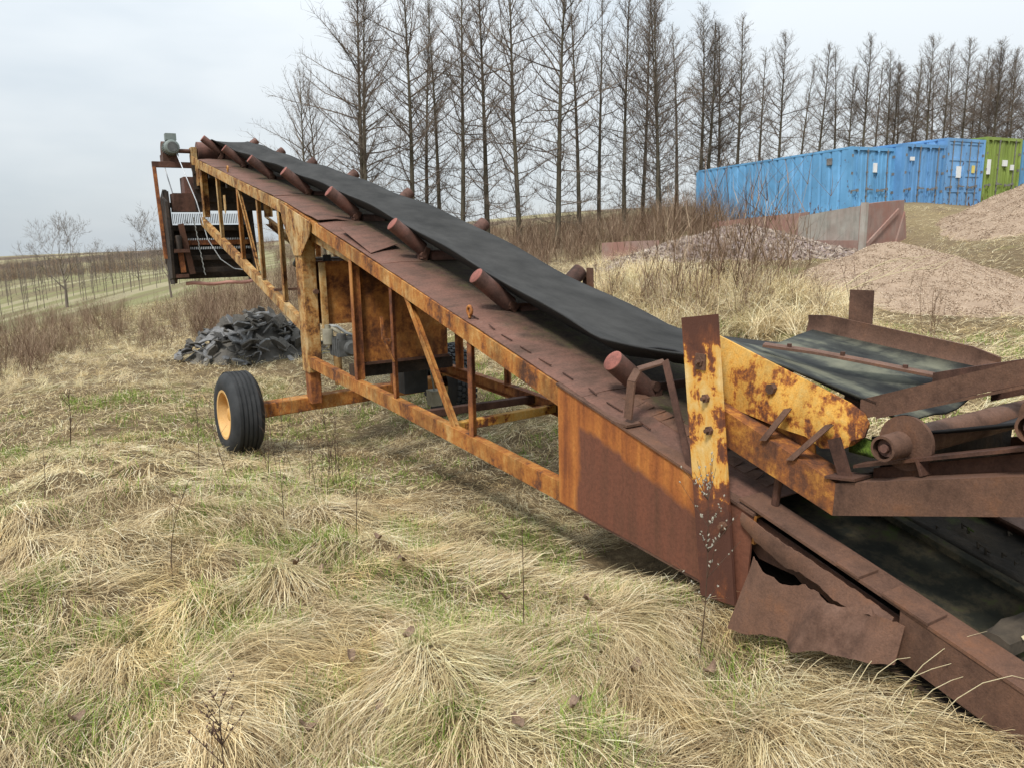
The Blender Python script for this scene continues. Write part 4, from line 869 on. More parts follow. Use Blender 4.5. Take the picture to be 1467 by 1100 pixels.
# broken asphalt slabs behind the near wheel
M['slab'] = plain('broken asphalt', (.062, .056, .048), (.135, .124, .108), 4, .85, .7, 40)
M['slab2'] = plain('broken asphalt, pale side', (.10, .10, .10), (.22, .215, .21), 4, .85, .7, 40)
sx, sy = -5.1, 15.3; sz = gz(sx, sy)
sp_ = thing('slab_heap', 'dark grey heap of broken asphalt slabs behind the near wheel', 'heap', (sx, sy, sz))
def mound(x, y): q = math.hypot((x + .05)/1.5, y/1.1); return .76*max(0, 1 - q**1.7) + .10*math.sin(x*3.1 + 1)*max(0, 1 - q)
g = [[(-1.7 + 3.4*j/14, -1.1 + 2.2*k/10, mound(-1.7 + 3.4*j/14, -1.1 + 2.2*k/10) - .17 if 0 < k < 10 else -.25) for j in range(15)] for k in range(11)]
MB().sheet(g).build('core', M['slab'], sp_, True)
slabs = []
for q in range(10):
    n = random.randint(5, 7); pr = [(random.uniform(.75, 1.2)*math.cos(6.283*(k + random.uniform(-.25, .25))/n), random.uniform(.55, 1.0)*math.sin(6.283*(k + random.uniform(-.25, .25))/n)) for k in range(n)]
    slabs.append(MB().ext(pr, (0, 0, -.12), (.03, .02, .12), (1, 0, 0), (0, 1, 0)).mesh('slab', M['slab'] if q % 3 else M['slab2']))
for q in range(285):
    a = random.uniform(0, 6.283); r_ = math.sqrt(random.random())*1.04; x, y = 1.48*r_*math.cos(a), 1.08*r_*math.sin(a) - .05
    k = random.uniform(.065, .165)*(1.1 if r_ < .8 else .75); o = link('slab', slabs[q % 10], sp_, (x, y, mound(x, y) + random.uniform(-.03, .05)), (random.gauss(0, .6) + .25, random.gauss(0, .6), random.uniform(0, 6.28))); o.scale = (k*1.25, k, min(k*.8, .11)*random.uniform(.7, 1.5))

# ---------------------------------------------------------------- concrete bay walls
def conc(name, lo, hi, red):
    m = Mat(name, .92, .2); a = m.noise(2.5, 7, .65); b = m.noise(4, 5, .6, stretch=(1.5, 1.5, .12)); f = m.noise(40, 4, .7)
    c = m.ramp(m.math('MULTIPLY_ADD', a, .5, m.math('MULTIPLY', b, .5)), [(.32, lo), (.62, hi)]); c = m.mix(m.ramp(m.noise(1.6, 5, .6), [(.42, 0), (.6, red)]), c, (.27, .145, .115))
    m.col(m.mix(m.ramp(b, [(.55, 0), (.75, .45)]), c, (.07, .062, .055))); m.bump(f, .4, .01); return m.m
M['conc'] = conc('weathered concrete', (.20, .185, .16), (.40, .375, .33), .25); M['concred'] = conc('red stained concrete', (.19, .125, .105), (.32, .22, .185), .85)
def wall(name, label, a, b, h0, h1, z0, z1, th, m, toe=True):
    """upright slab from a to b; tops z; ends may differ in height"""
    a, b = Vector((*a, 0)), Vector((*b, 0)); d = b - a; ln = d.length; rz = math.atan2(d.y, d.x); root = thing(name, label, 'wall', (a.x, a.y, 0), rz)
    mb = MB(); mb.ext([(0, z0), (ln, z1), (ln, h1), (ln*.5, (h0+h1)/2 + .012), (0, h0)], (0, 0, 0), (0, th, 0), (1, 0, 0), (0, 0, 1)); mb.build('slab', m, root)
    if toe: mb = MB(); mb.ext([(0, z0), (ln, z1), (ln, z1 + .42), (0, z0 + .42)], (.02, -.16, 0), (.02, -.002, 0), (1, 0, 0), (0, 0, 1)); mb.build('toe', M['concred'], root)
    n = max(2, int(ln/1.2)); mb = MB()
    for k in range(1, n): mb.box((ln*k/n - .03, -.004, z0 + .1), (ln*k/n + .03, -.0005, min(h0, h1) - .03))
    if n > 2 and m is M['conc']: mb.build('joint', M['concred'], root)
    return root
wall('concrete_wall', 'long low concrete bay wall below the nearest blue container, farthest segment', (8.0, 31.0), (10.12, 26.75), 1.92, 2.16, .8, .9, .14, M['concred'], False)
wall('concrete_wall', 'grey concrete bay wall segment beside the red stained corner', (9.95, 27.0), (10.86, 24.12), 2.02, 2.28, .8, .8, .14, M['conc'])
cw = wall('concrete_wall', 'red stained concrete corner wall at the end of the bay', (10.86, 24.0), (12.72, 25.35), 2.31, 2.46, .9, 1.05, .16, M['concred'], False)
mb = MB(); mb.ext([(.15, 1.0), (1.9, 2.05), (1.9, 2.19), (.15, 1.14)], (0, -.06, 0), (0, -.002, 0), (1, 0, 0), (0, 0, 1)); mb.ext([(1.85, 1.05), (2.55, 1.05), (2.30, 2.1)], (0, -.05, 0), (0, .08, 0), (1, 0, 0), (0, 0, 1)); mb.build('buttress', M['concred'], cw)
MB().box((-.07, -.07, .8), (.07, .10, 2.36)).build('pillar', M['conc'], cw)
wall('concrete_wall', 'small broken concrete wall standing alone by the larch trunks', (3.2, 27.1), (5.15, 26.9), 1.24, 1.30, .2, .2, .16, M['concred'], False)

# ---------------------------------------------------------------- shipping containers
def paint(name, base, rustk=.35, fade=.25):
    m = Mat(name, .5, .35); a = m.noise(.9, 6, .6); f = m.noise(7, 6, .7, stretch=(1, 1, .5)); hi = tuple(min(1, c*(1 + fade) + .02) for c in base); lo = tuple(c*(1 - fade) for c in base)
    c = m.ramp(a, [(.3, lo), (.55, base), (.75, hi)]); o = m.xyz(m.tc.outputs['Object'])
    low = m.ramp(m.math('DIVIDE', o['Z'], 2.6), [(.02, .16), (.28, 0)]); x = m.math('ADD', f, low)
    m.col(m.mix(m.ramp(x, [(.62, 0), (.68, 1)]), c, (.10, .05, .03))); m.bump(m.noise(12, 4), .1, .01); return m.m
M['blue'] = paint('sky blue container paint', (.125, .32, .54)); M['blue2'] = paint('royal blue container paint', (.12, .285, .52)); M['blue3'] = paint('faded blue container paint', (.15, .32, .56)); M['lime'] = paint('olive green container paint', (.20, .265, .055)); M['blue4'] = paint('steel blue container paint', (.11, .27, .45))
M['gear'] = plain('galvanised lock gear', (.10, .09, .08), (.22, .21, .2), 8, .6); M['sticker'] = plain('white sticker', (.62, .62, .6), (.75, .75, .73), 5, .6); M['ysticker'] = plain('yellow sticker', (.6, .48, .12), (.7, .56, .16), 5, .6)
def container(label, x, y, z, rz, tilt, ln, ht, m, panelled=False, stick=()):
    Wd = 2.44; root = thing('shipping_container', label, 'container', (x, y, z), rz); root.rotation_euler = (tilt, 0, rz)
    # corrugated long sides
    def corr(x0, sg):
        pts = []; yy = .16
        while yy < ln - .18:
            pts += [(x0, yy), (x0, yy + .30), (x0 + sg*.04, yy + .36), (x0 + sg*.04, yy + .40), (x0, yy + .46)] ; yy += .47
        pts.append((x0, ln - .12)); return pts
    mb = MB()
    for x0, sg in ((.03, 1), (Wd - .03, -1)): mb.sheet([[(px, py, .14), (px, py, ht - .08)] for px, py in corr(x0, sg)])
    mb.build('side_wall', m, root)
    mb = MB(); mb.sheet([[(.04, .1, ht - .05), (Wd - .04, .1, ht - .05)], [(.04, ln - .1, ht - .05), (Wd - .04, ln - .1, ht - .05)]], (0, 0, -.03)); mb.build('roof', m, root)
    mb = MB(); mb.box((.1, ln - .06, .14), (Wd - .1, ln - .03, ht - .08)); mb.build('end_wall', m, root)
    mb = MB()
    for px in (0, Wd - .12):
        for py in (0, ln - .14): mb.box((px, py, 0), (px + .12, py + .14, ht))
        mb.box((px + .01, .14, 0), (px + .11, ln - .14, .14)); mb.box((px + .02, .14, ht - .08), (px + .10, ln - .14, ht))
    mb.box((.12, .01, 0), (Wd - .12, .13, .13)); mb.box((.12, .01, ht - .12), (Wd - .12, .13, ht)); mb.box((.12, ln - .13, ht - .1), (Wd - .12, ln, ht)); mb.box((.12, ln - .13, 0), (Wd - .12, ln, .13))
    mb.build('frame', m, root)
    for sgn, x0, x1 in ((-1, .13, Wd/2 - .006), (1, Wd/2 + .006, Wd - .13)):
        mb = MB(); w_ = x1 - x0
        if panelled:
            mb.box((x0, .055, .14), (x1, .085, ht - .13)); fr = [(x0, x0 + .09), (x1 - .09, x1)]
            for a, b in fr: mb.box((a, .03, .14), (b, .055, ht - .13))
            for zz in (.14, .78, 1.40, 2.02, ht - .23): mb.box((x0 + .09, .03, zz), (x1 - .09, .055, zz + .10))
        else:
            pts = [(x0, .05)]; n = 4
            for k in range(n): a = x0 + .06 + (w_ - .12)*k/n; b = (w_ - .12)/n; pts += [(a + .02, .05), (a + .05, .085), (a + b - .05, .085), (a + b - .02, .05)]
            pts.append((x1, .05)); mb.sheet([[(px, py, .14), (px, py, ht - .13)] for px, py in pts], (0, .03, 0))
        d = mb.build('door', m, root)
        for k, f in enumerate((.25, .72)):
            rx = x0 + w_*f; mb = MB(); mb.tube([(rx, .015, .06), (rx, .015, ht - .06)], .020, 6)
            for zz in (.12, .75, 1.65, ht - .14): mb.box((rx - .05, .0, zz - .03), (rx + .05, .029, zz + .03))
            mb.build('lock_rod', M['gear'] if (k or m is M['blue3']) else m, d)
            mb = MB(); mb.bar((rx - .04, -.012, .98 + .05*k), (rx + .34*(-sgn if k else sgn), -.012, .95 + .05*k), .05, .02, (0, 0, 1)); mb.box((rx - .06, -.02, .92 + .05*k), (rx + .06, .01, 1.03 + .05*k)); mb.build('door_handle', M['gear'], d)
        mb = MB(); hx = x0 - .04 if sgn < 0 else x1 + .04
        for zz in (.3, .9, 1.6, 2.25): mb.box((hx - .05, -.004, zz - .05), (hx + .05, .048, zz + .05))
        mb.build('hinge', M['gear'], d)
    for sx_, sz_, sw, sh, mm_ in stick: MB().box((sx_, -.004, sz_), (sx_ + sw, .048, sz_ + sh)).build('sticker', M[mm_], root)
    return root
RZ = math.atan2(.43, .903)
c0 = container('long sky blue shipping container standing nearest the larch row, its ribbed side in view', 12.95, 30.0, 2.04, RZ, R(-1.2), 8.9, 2.58, M['blue'], stick=((1.25, 1.65, .18, .35, 'sticker'),))
MB().box((-.012, .9, 2.0), (.024, 1.15, 2.25)).build('vent_cover', M['gear'], c0)
RZ2 = R(27)
container('royal blue shipping container with scuffed doors next to the long sky blue one', 15.27, 30.65, 2.08, RZ2, 0, 6.06, 2.68, M['blue2'], stick=((.35, 2.05, .22, .14, 'sticker'),))
container('faded blue shipping container with panelled doors beside the green one', 17.50, 31.78, 2.18, RZ2, 0, 6.06, 2.88, M['blue3'], True, stick=((.72, 1.35, .26, .45, 'sticker'), (1.72, 1.55, .14, .3, 'ysticker')))
container('green shipping container between two blue ones', 19.75, 32.93, 2.3, RZ2, 0, 6.06, 2.9, M['lime'], stick=((.12, 1.4, .26, .6, 'sticker'), (1.22, 1.75, .3, .25, 'sticker'), (1.8, 1.6, .2, .22, 'sticker')))
container('steel blue shipping container cut off by the right edge of the frame', 22.0, 34.08, 2.36, RZ2, 0, 6.06, 2.8, M['blue4'])
# ---------------------------------------------------------------- trees
def limb(mb, p, d, ln, r0, n, rs, curl=Vector((0, 0, .1)), jit=.12, sides=3):
    pts = [p.copy()]; d = d.normalized(); dirs = []
    for i in range(n):
        d = (d + curl/n + Vector((rs.gauss(0, jit), rs.gauss(0, jit), rs.gauss(0, jit)))/n**.5).normalized(); p = p + d*(ln/n); pts.append(p.copy()); dirs.append(d.copy())
    mb.tube(pts, [r0*(1 - .85*i/n) for i in range(n+1)], sides, False); return pts, dirs
def larch(seed, H, lean=.02, twin=False, width=1.0, dens=1.0):
    rs = random.Random(seed); tr, cr_ = MB(), MB()
    stems = [(Vector((0, 0, -.3)), H, .0088*H)] + ([(Vector((.25, .1, -.3)), H*.93, .009*H)] if twin else [])
    for base, h, r0 in stems:
        pts = [base]; n = 14; wx, wy = rs.gauss(0, lean), rs.gauss(0, lean)
        for i in range(1, n+1): f = i/n; pts.append(base + Vector((wx*h*f + .05*math.sin(f*5 + seed), wy*h*f + .05*math.cos(f*4 + seed), h*f + .3)))
        tr.tube(pts, [r0*(1 - i/n)**1.15 + .012 for i in range(n+1)], 7)
        nb = int(100*dens)
        for k in range(nb):
            f = .07 + .91*(k + rs.random())/nb; q = f*n; i = min(int(q), n-1); p = pts[i].lerp(pts[i+1], q - i)
            az = k*2.399 + rs.uniform(-.5, .5); L_ = h*width*(.196*min(1, (1.03 - f)/.5)**.9*(.45 + .55*min(1, (f - .05)/.35)))*rs.choice((.35, .6, .8, 1, 1.15, 1.4)) + .15
            el = R(2 + 56*f + rs.gauss(0, 15)); d = Vector((math.cos(az)*math.cos(el), math.sin(az)*math.cos(el), math.sin(el)))
            bp, bd = limb(cr_, p, d, L_, .007 + .009*L_, 4, rs, Vector((0, 0, .45)), .24, 3)
            nt_ = int(4 + L_*8.6*dens)
            for j in range(nt_):
                g_ = .15 + .85*(j + rs.random())/nt_; ii = min(int(g_*4), 3); pp = bp[ii].lerp(bp[ii+1], g_*4 - ii); sd_ = bd[ii].cross(Vector((rs.gauss(0, 1), rs.gauss(0, 1), rs.gauss(0, 1)))).normalized()
                dd = (bd[ii]*.75 + sd_*.8 + Vector((0, 0, .25))); tl = rs.uniform(.26, .78)*(1.1 - .5*g_)*(.6 + .25*L_)
                tp_, td = limb(cr_, pp, dd, tl, .0076, 2, rs, Vector((0, 0, .25)), .2, 3)
                for u_ in (0, 1): s2 = td[u_].cross(Vector((rs.gauss(0, 1), rs.gauss(0, 1), rs.gauss(0, 1)))).normalized(); limb(cr_, tp_[u_ + rs.randint(0, 1)], td[u_]*.7 + s2 + Vector((0, 0, .3)), tl*rs.uniform(.35, .6), .0058, 1, rs, sides=3)
    return tr.mesh('trunk', M['bark'], True), cr_.mesh('crown', M['twig'])
def broad(seed, H, m, spread=.7, depth=5, trunk=.3, thick=.016):
    """open-grown bare tree: forking limbs"""
    rs = random.Random(seed); tr, cr_ = MB(), MB(); top, ds = limb(tr, Vector((0, 0, -.2)), Vector((rs.gauss(0, .06), rs.gauss(0, .06), 1)), H*trunk + .2, thick*H, 5, rs, Vector((0, 0, .2)), .05, 7)
    tr.v = [v_ for v_ in tr.v]
    def grow(p, d, ln, r_, lv):
        pts, dr = limb(cr_, p, d, ln, r_, 3, rs, Vector((0, 0, .3)), .2, 4 if lv > 3 else 3)
        if lv == 0: return
        for k in range(rs.choice((2, 3, 3))):
            s2 = dr[-1].cross(Vector((rs.gauss(0, 1), rs.gauss(0, 1), rs.gauss(0, 1)))).normalized(); i = rs.choice((2, 3, 3)) if k else 3
            grow(pts[i], dr[-1] + s2*spread*rs.uniform(.5, 1.2), ln*rs.uniform(.62, .82), max(r_*.5, .006), lv - 1)
        if lv < 4:
            s2 = dr[0].cross(Vector((rs.gauss(0, 1), rs.gauss(0, 1), rs.gauss(0, 1)))).normalized(); grow(pts[1], dr[0]*.6 + s2, ln*.5, max(r_*.35, .005), max(lv - 2, 0))
    for k in range(5): a = k*1.3 + rs.random(); grow(top[-1 - (k % 3)], Vector((math.cos(a)*.6, math.sin(a)*.6, rs.uniform(.6, 1.1))), H*(1 - trunk)*.33*rs.uniform(.8, 1.15), thick*H*.45, depth)
    return tr.mesh('trunk', m, True), cr_.mesh('crown', m)
def plant_tree(name, label, cat, meshes, x, y, sc=1, rz=0, group=None, parts=('trunk', 'crown'), lean=(0, 0)):
    root = thing(name, label, cat, (x, y, gz(x, y)), rz, group); root.scale = (sc, sc, sc); root.rotation_euler = (lean[0], lean[1], rz)
    for n_, me in zip(parts, meshes): link(n_, me, root)
    return root
LV = [larch(11, 12.5), larch(12, 12.5, width=.9), larch(13, 12.5, twin=True), larch(14, 12.5, width=.75, dens=.75), larch(15, 12.5, width=1.1), larch(16, 12.5, width=.85), larch(17, 12.5, twin=True, width=.9), larch(18, 12.5, width=1.45, lean=.03, dens=.62)]
# (image-left to right) bearing as x/y, distance, height, variant
ROW = [(-.262, 36, 8.6, 7), (-.235, 39, 8.4, 7), (-.186, 38, 13.6, 2), (-.124, 38, 13.6, 4), (-.088, 41, 12.6, 3), (-.062, 39, 13.5, 5), (-.026, 40, 14.6, 1), (.012, 38, 13.8, 4), (.060, 38.5, 14.4, 0), (.090, 41, 12.6, 3), (.147, 41, 13.8, 1), (.168, 44, 14.2, 5),
       (.190, 40.5, 13.2, 2), (.243, 45, 13.4, 6), (.288, 48, 13.4, 1), (.312, 50, 13.2, 3), (.337, 47, 13.0, 0), (.388, 52, 13.4, 5), (.413, 54, 13.4, 3), (.446, 53, 13.9, 1), (.475, 56, 13.2, 6), (.500, 58, 12.6, 3), (.522, 56, 14.2, 0), (.545, 60, 14.0, 4), (.566, 58, 14.2, 5),
       (.588, 62, 14.0, 1), (.610, 60, 14.2, 2), (.632, 64, 14.2, 0), (.655, 62, 14.0, 5), (.675, 66, 14.6, 4), (.70, 64, 14.4, 1), (.73, 66, 14.4, 0)]
ROW += [(.362, 56, 13.2, 3), (.428, 60, 13.2, 0), (.488, 63, 13.6, 5), (.534, 66, 14.2, 3), (.578, 68, 14.2, 0), (.621, 70, 14.4, 5), (.665, 72, 14.6, 3), (.215, 47, 13.2, 3), (.265, 50, 13.4, 4), (.46, 61, 13.6, 3), (.511, 64, 14.0, 1), (.556, 66, 14.0, 3), (.599, 68, 14.2, 6), (.644, 70, 14.4, 1), (.688, 72, 14.6, 4), (.115, 43, 12.4, 3), (-.106, 43, 12.6, 1)]
ROW.sort()
ORD = ['first', 'second', 'third', 'fourth', 'fifth', 'sixth', 'seventh', 'eighth', 'ninth', 'tenth', 'eleventh', 'twelfth', 'thirteenth', 'fourteenth', 'fifteenth', 'sixteenth', 'seventeenth', 'eighteenth', 'nineteenth', 'twentieth', 'twenty first', 'twenty second', 'twenty third', 'twenty fourth', 'twenty fifth', 'twenty sixth', 'twenty seventh', 'twenty eighth', 'twenty ninth', 'thirtieth', 'thirty first', 'thirty second', 'thirty third', 'thirty fourth', 'thirty fifth', 'thirty sixth', 'thirty seventh', 'thirty eighth']
for i, (b, d, h, v_) in enumerate(ROW):
    h *= 1.03 if b < .12 else .92 if b < .2 else .86 if b < .3 else .78
    if b < .2: lab = '%sbare larch behind the conveyor belt, %s from the left end of the row' % ('twin stemmed ' if v_ in (2, 6) else ('slender ' if v_ == 3 else 'tall ') if i > 1 else 'short ', ORD[i])
    else: lab = '%sbare larch behind the containers, %s from the right end of the row' % ('twin stemmed ' if v_ in (2, 6) else 'slender ' if v_ == 3 else 'wind bent ', ORD[len(ROW) - 1 - i])
    ln_ = random.gauss(0, .012)
    o = plant_tree('larch_tree', lab, 'tree', LV[v_], b*d*1.0, d, h/12.5, random.uniform(0, 6.28), 'larches in the windbreak row', lean=(random.gauss(0, .01), (-.018 if b < .2 else .035) + ln_)); q = 1.06 if b < .2 else 1.22; o.scale = (o.scale[0]*q, o.scale[1]*q, o.scale[2])
BT = [broad(31, 6.0, M['greytwig'], .75, 5), broad(32, 4.5, M['greytwig'], .8, 5), broad(33, 4.5, M['greytwig'], .9, 4, .15)]
plant_tree('field_tree', 'single bare tree standing in the field at far left', 'tree', BT[0], -23.0, 40, .92, .4)
plant_tree('field_tree', 'thin grey bare tree just behind the screen under the conveyor head', 'tree', BT[1], -13.8, 31.5, .8, 2.0)
for i, (b, d, sc, lab) in enumerate(((-.665, 150, 1.35, 'rounded bare tree on the skyline at the far left edge'), (-.61, 130, 1.0, 'low bare bush on the skyline left of the field tree'), (-.53, 120, 1.25, 'low bare tree on the skyline right of the field tree'), (-.50, 125, 1.0, 'small bare bush on the skyline above the orchard'))):
    plant_tree('hedge_tree', lab, 'tree', BT[2], b*d, d, sc, i*1.7, 'bare trees on the skyline')

# orchard: rows of young staked trees
def sapling(seed):
    rs = random.Random(seed); a, b = MB(), MB(); a.tube([(0, 0, -.1), (.02, .01, 1.2), (.0, .03, 2.5)], [.020, .017, .012], 5)
    for k in range(26): az = rs.uniform(0, 6.28); limb(b, Vector((0, 0, rs.uniform(.6, 2.4))), Vector((math.cos(az), math.sin(az), .7)), rs.uniform(.25, .6), .010, 2, rs)
    return a.mesh('stake', M['greytwig']), b.mesh('twigs', M['greytwig'])
SV = [sapling(k) for k in range(5)]
for j in range(10):
    d = 44 + 7.0*j + j*j*.6
    for k in range(44):
        b = -.70 + .0103*k + (.004 if j % 2 else 0)
        if b > -.40 - .004*j or random.random() < .06: continue
        plant_tree('orchard_tree', 'thin young staked tree in the orchard rows below the skyline', 'tree', SV[(j*7 + k) % 5], b*d, d + random.uniform(-.6, .6), random.uniform(.8, 1.1), random.uniform(0, 6.28), 'young orchard trees', ('stake', 'twigs'))

# ---------------------------------------------------------------- brush and shrubs
def shrub_mesh(n, h0, h1, spread, w_, m, name, tw=5):
    bl = []
    for _ in range(n):
        a = random.uniform(0, 6.283); r_ = random.random()*.25; el = R(random.uniform(90 - spread, 88)); ln_ = random.uniform(h0, h1); tn = random.uniform(.1, .9); az = random.uniform(0, 6.283)
        p = blade((r_*math.cos(a), r_*math.sin(a), -.05), az, el, ln_, R(random.uniform(-15, 30)), 4, .2); bl.append((p, w_, tn))
        for t_ in range(tw): q = p[random.randint(1, 3)]; bl.append((blade(q, random.uniform(0, 6.28), R(random.uniform(35, 75)), ln_*random.uniform(.2, .45), 0, 2, .2), w_*.6, tn))
    return blade_mesh(name, bl, m)
BR_ = scatter_group(variants('brush', [shrub_mesh(16, .8, 1.7, 40, .006, M['brush'], 'brush') for _ in range(5)]))
def region(name, label, grp, nv, areas, s0, s1, cat, asp=1.0):
    P, S = [], []
    for n, b0, b1, d0, d1, k in areas:
        d = rng.uniform(d0, d1, n); b = rng.uniform(b0, b1, n); x, y = b*d, d; q = keep(x, y); x, y = x[q], y[q]; P.append(np.stack([x, y, ground_h(x, y)], 1)); S.append(rng.uniform(s0, s1, len(x))*k)
    P = np.concatenate(P); S = np.concatenate(S); n = len(P); o = scatter(name, P, np.stack([rng.normal(0, .1, n), rng.normal(0, .1, n), rng.uniform(0, 6.28, n)], 1), np.stack([S, S, S*asp], 1), nv, grp); o['label'] = label; o['category'] = cat; return o
region('brushwood', 'tangle of leafless red brown brush across the middle distance', BR_, 5,
       [(95, -.76, -.60, 14, 21, .72), (110, -.60, -.36, 17, 27, .6), (190, -.42, -.20, 19, 30, .8), (170, -.30, .05, 24, 36, .8), (330, .0, .30, 30, 46, 1.2), (130, -.72, -.5, 22, 30, .6), (110, .17, .30, 33, 42, 1.25), (500, -.72, -.36, 95, 140, 1.5), (500, -.3, .3, 60, 120, 1.5), (300, -.75, -.3, 150, 260, 2.2), (240, .24, .72, 42, 60, 1.1), (55, .12, .42, 9.2, 13, .45), (40, .20, .36, 19, 21, .55)], .6, 1.2, 'brush')
region('tall_dead_grass', 'tall bleached grass heaped on the bank behind the belt', G_tall, 6,
       [(330, .12, .44, 8.6, 13.5, .95), (70, .06, .2, 12, 17, .9), (25, .40, .56, 9.5, 11, .4), (70, .10, .22, 20, 26, 1.1), (130, -.3, .0, 10, 17, .45), (160, -.7, -.3, 12, 19, .5)], .55, 1.05, 'grass', .85)
SHR = [shrub_mesh(13, 1.0, 2.0, 30, .0075, M['brush'], 'stems', 7) for _ in range(4)]
for i, (b, d, sc, lab) in enumerate(((.13, 12.6, .8, 'small dark bare shrub at the left end of the grassy bank'), (.185, 11.6, .95, 'leafless shrub second from the left on the grassy bank'), (.222, 11.0, 1.05, 'dense leafless shrub in front of the grey pink rubble heap'), (.258, 11.4, 1.1, 'tall leafless shrub before the left end of the blue container'), (.292, 10.8, 1.1, 'leafless shrub in the middle of the grassy bank'), (.325, 11.5, 1.2, 'tallest leafless shrub before the blue container'), (.362, 11.2, 1.05, 'leafless shrub at the right end of the grassy bank'), (.245, 10.2, .7, 'low leafless shrub just above the belt edge'), (.455, 9.6, .52, 'wispy dry plant behind the hopper upright'), (.55, 10.5, .62, 'wispy dry plant before the pink gravel near the right edge'), (.205, 10.4, .85, 'short leafless shrub low on the bank, nearest the lone concrete wall'), (.275, 12.3, 1.15, 'grey leafless shrub standing right in front of the rubble heap'), (.31, 10.0, .8, 'low leafless shrub just left of the yellow upright'), (.345, 12.4, 1.1, 'leafless shrub overlapping the grey concrete bay wall'))):
    o = tag(link('bare_shrub', SHR[i % 4], None, (b*d, d, gz(b*d, d) - .03), (0, 0, i*1.3)), lab, 'shrub', 'leafless shrubs on the bank'); o.scale = (sc, sc, sc)
# bleached stems bent over the gravel
for i, (b0, d0, b1, z1, lab) in enumerate(((.395, 10.2, .56, 1.05, 'lower long bleached stem bent over in front of the gravel'), (.40, 10.2, .53, 1.20, 'upper long bleached stem bent over in front of the gravel'))):
    x0, y0 = b0*d0, d0; x1 = b1*d0; z0 = gz(x0, y0); mb = MB(); pts = [(x0 + (x1-x0)*f, y0 + .2*f, z0 + (z1 - z0)*math.sin(f*1.7)) for f in np.linspace(0, 1, 8)]
    mb.tube(pts, [.009*(1 - .7*f) for f in np.linspace(0, 1, 8)], 5)
    for k in range(2, 8): p = Vector(pts[k]); mb.tube([p, p + Vector((.35, .1, random.uniform(-.1, .2)))], [.005, .002], 4)
    me = mb.mesh('dry_stem', M['culm']); tag(link('dry_stem', me), lab, 'plant', 'bleached stems')
# rabbit-brown stalks standing in the grass
def stalk(label, x, y, h, lean, curve, twigs, m=None, head=None, rad=.0028):
    z = gz(x, y) - .04; root = thing('dead_weed', label, 'weed', (x, y, z)); mb = MB(); n = 8; m = m or M['stalk']
    pts = [Vector((lean*h*f + curve*h*math.sin(f*3.14), .15*lean*h*f, h*f)) for f in np.linspace(0, 1, n)]; mb.tube(pts, [rad*(1 - .6*i/(n-1)) for i in range(n)], 5)
    tw = []
    for k in range(twigs): p = pts[random.randint(3 if head else 2, n-1)]; a = random.uniform(0, 6.28); l_ = random.uniform(.06, .16)*(.6 + h); e = p + Vector((math.cos(a)*.6, math.sin(a)*.4, .75))*l_; mb.tube([p, e], [rad*.5, rad*.3], 4); tw.append((p, e))
    mb.build('stem', m, root)
    if head:
        mb = MB()
        for k in range(head[1]):
            a, b = random.choice(tw); p = a.lerp(b, random.uniform(.15, 1)) + Vector((random.gauss(0, .003), random.gauss(0, .003), 0)); q = Vector((random.uniform(-1, 1), random.uniform(-1, 1), 1)).normalized()*random.uniform(.007, .013); mb.tube([p, p + q*.5, p + q], [.0015, .0032, .0008], 5)
        mb.build('seed_head', head[0], root)['kind'] = 'stuff'
    return root
stalk('dry weed with pale seed buds standing in front of the yellow upright', .70, 2.72, .72, .03, .02, 20, head=(M['bud'], 110, .35, .020))
stalk('dead weed with dark brown seed head at the bottom of the grass', -.86, 1.98, .42, .02, .0, 14, head=(M['seed'], 70, .62, .022))
stalk('thin arching stalk leaning right over the matted tussock', -1.62, 3.40, .55, .22, -.08, 3)
stalk('straight dark stalk beyond the matted tussock ridge', -1.36, 4.30, .50, .0, .01, 2)
stalk('thin stalk standing alone in the middle of the grass', -.90, 4.10, .46, .05, .01, 2)
stalk('thin dark stalk in the grass left of the side plate', .03, 2.95, .52, .0, .005, 2)
stalk('slender stalk in the short grass before the near wheel', -2.35, 5.5, .62, .05, .02, 8)
stalk('twiggy dead weed just right of the near wheel', -1.32, 5.5, .66, .04, -.02, 9)
stalk('twiggy dead weed under the near end of the axle', -1.55, 6.2, .70, -.04, .03, 9)
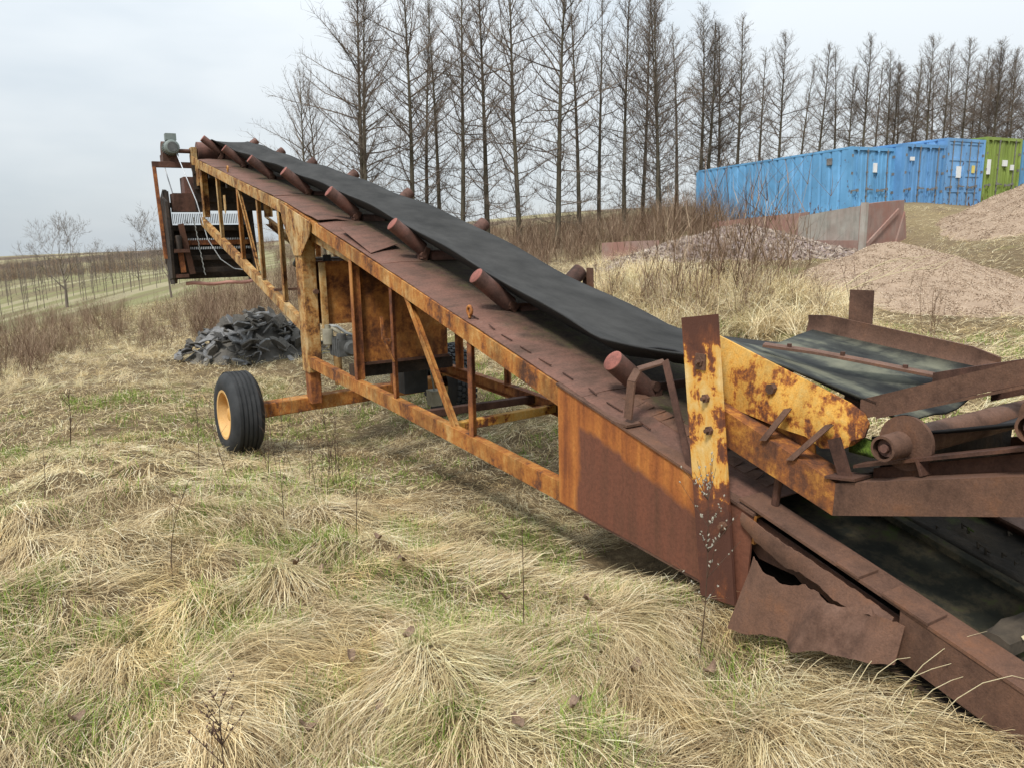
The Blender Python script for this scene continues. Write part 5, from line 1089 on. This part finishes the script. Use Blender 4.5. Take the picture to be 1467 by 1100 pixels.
stalk('small dark leafless sapling in the field on the left', -4.35, 7.3, .62, .08, .03, 9, rad=.006)
stalk('short dark stalk at the left end of the field', -4.9, 7.0, .5, -.1, .02, 5, rad=.004)
stalk('thin dark stalk at the far left edge of the tussocks', -2.95, 4.6, .4, .1, .02, 3)
for k in range(13):
    x, y = random.uniform(-2.05, -1.3), random.uniform(5.2, 6.3); stalk('twiggy dead weed in the clump between the near wheel and the truss', x, y, random.uniform(.35, .75), random.gauss(0, .12), random.gauss(0, .03), 10)['group'] = 'dead weeds beside the near wheel'
# pale grass culms hanging over the torn steel
mb = MB()
for k in range(14):
    p = to_w(-.16 - .1*random.random(), 1.15 + .5*random.random(), 0); z = gz(p.x, p.y); a = random.uniform(-.6, 1.2); l_ = random.uniform(.3, .55)
    mb.tube([Vector(q) for q in blade((p.x, p.y, z), a + (3.14 if k % 3 == 0 else 0), R(70), l_, R(random.uniform(40, 130)), 6, .1)], [.0013, .0012, .0012, .0011, .0010, .0008, .0004], 4)
tag(mb.build('pale_grass', M['culm']), 'pale grass culms curling over the torn steel sheet', 'grass', kind='stuff')
# curled dead leaves
lm = []
for k in range(4):
    g = [[((i/5 - .5)*1.0, (j/4 - .5)*.55*math.sin(math.pi*(.12 + .8*i/5)), .22*math.sin(i*1.1 + k) + .35*abs(j/4 - .5)) for j in range(5)] for i in range(6)]
    lm.append(MB().sheet(g).mesh('dead_leaf', M['leaf'], True))
for k, (x, y) in enumerate(((-.95, 3.55), (-1.0, 3.30), (-.72, 3.85), (-.40, 2.62), (-.62, 2.62), (-.45, 2.32), (-.70, 2.30), (.05, 2.45), (.18, 2.15), (.0, 2.1), (.72, 2.6), (-.05, 3.2), (-.55, 3.5), (.42, 2.5), (-1.5, 2.35), (.30, 3.0))):
    o = tag(link('dead_leaf', lm[k % 4], None, (x, y, gz(x, y) + .07), (random.uniform(-.4, .4), random.uniform(-.4, .4), random.uniform(0, 6.28))), 'curled grey brown dead leaf lying on the matted grass', 'leaf', 'dead leaves in the grass'); o.scale = (.062,)*3
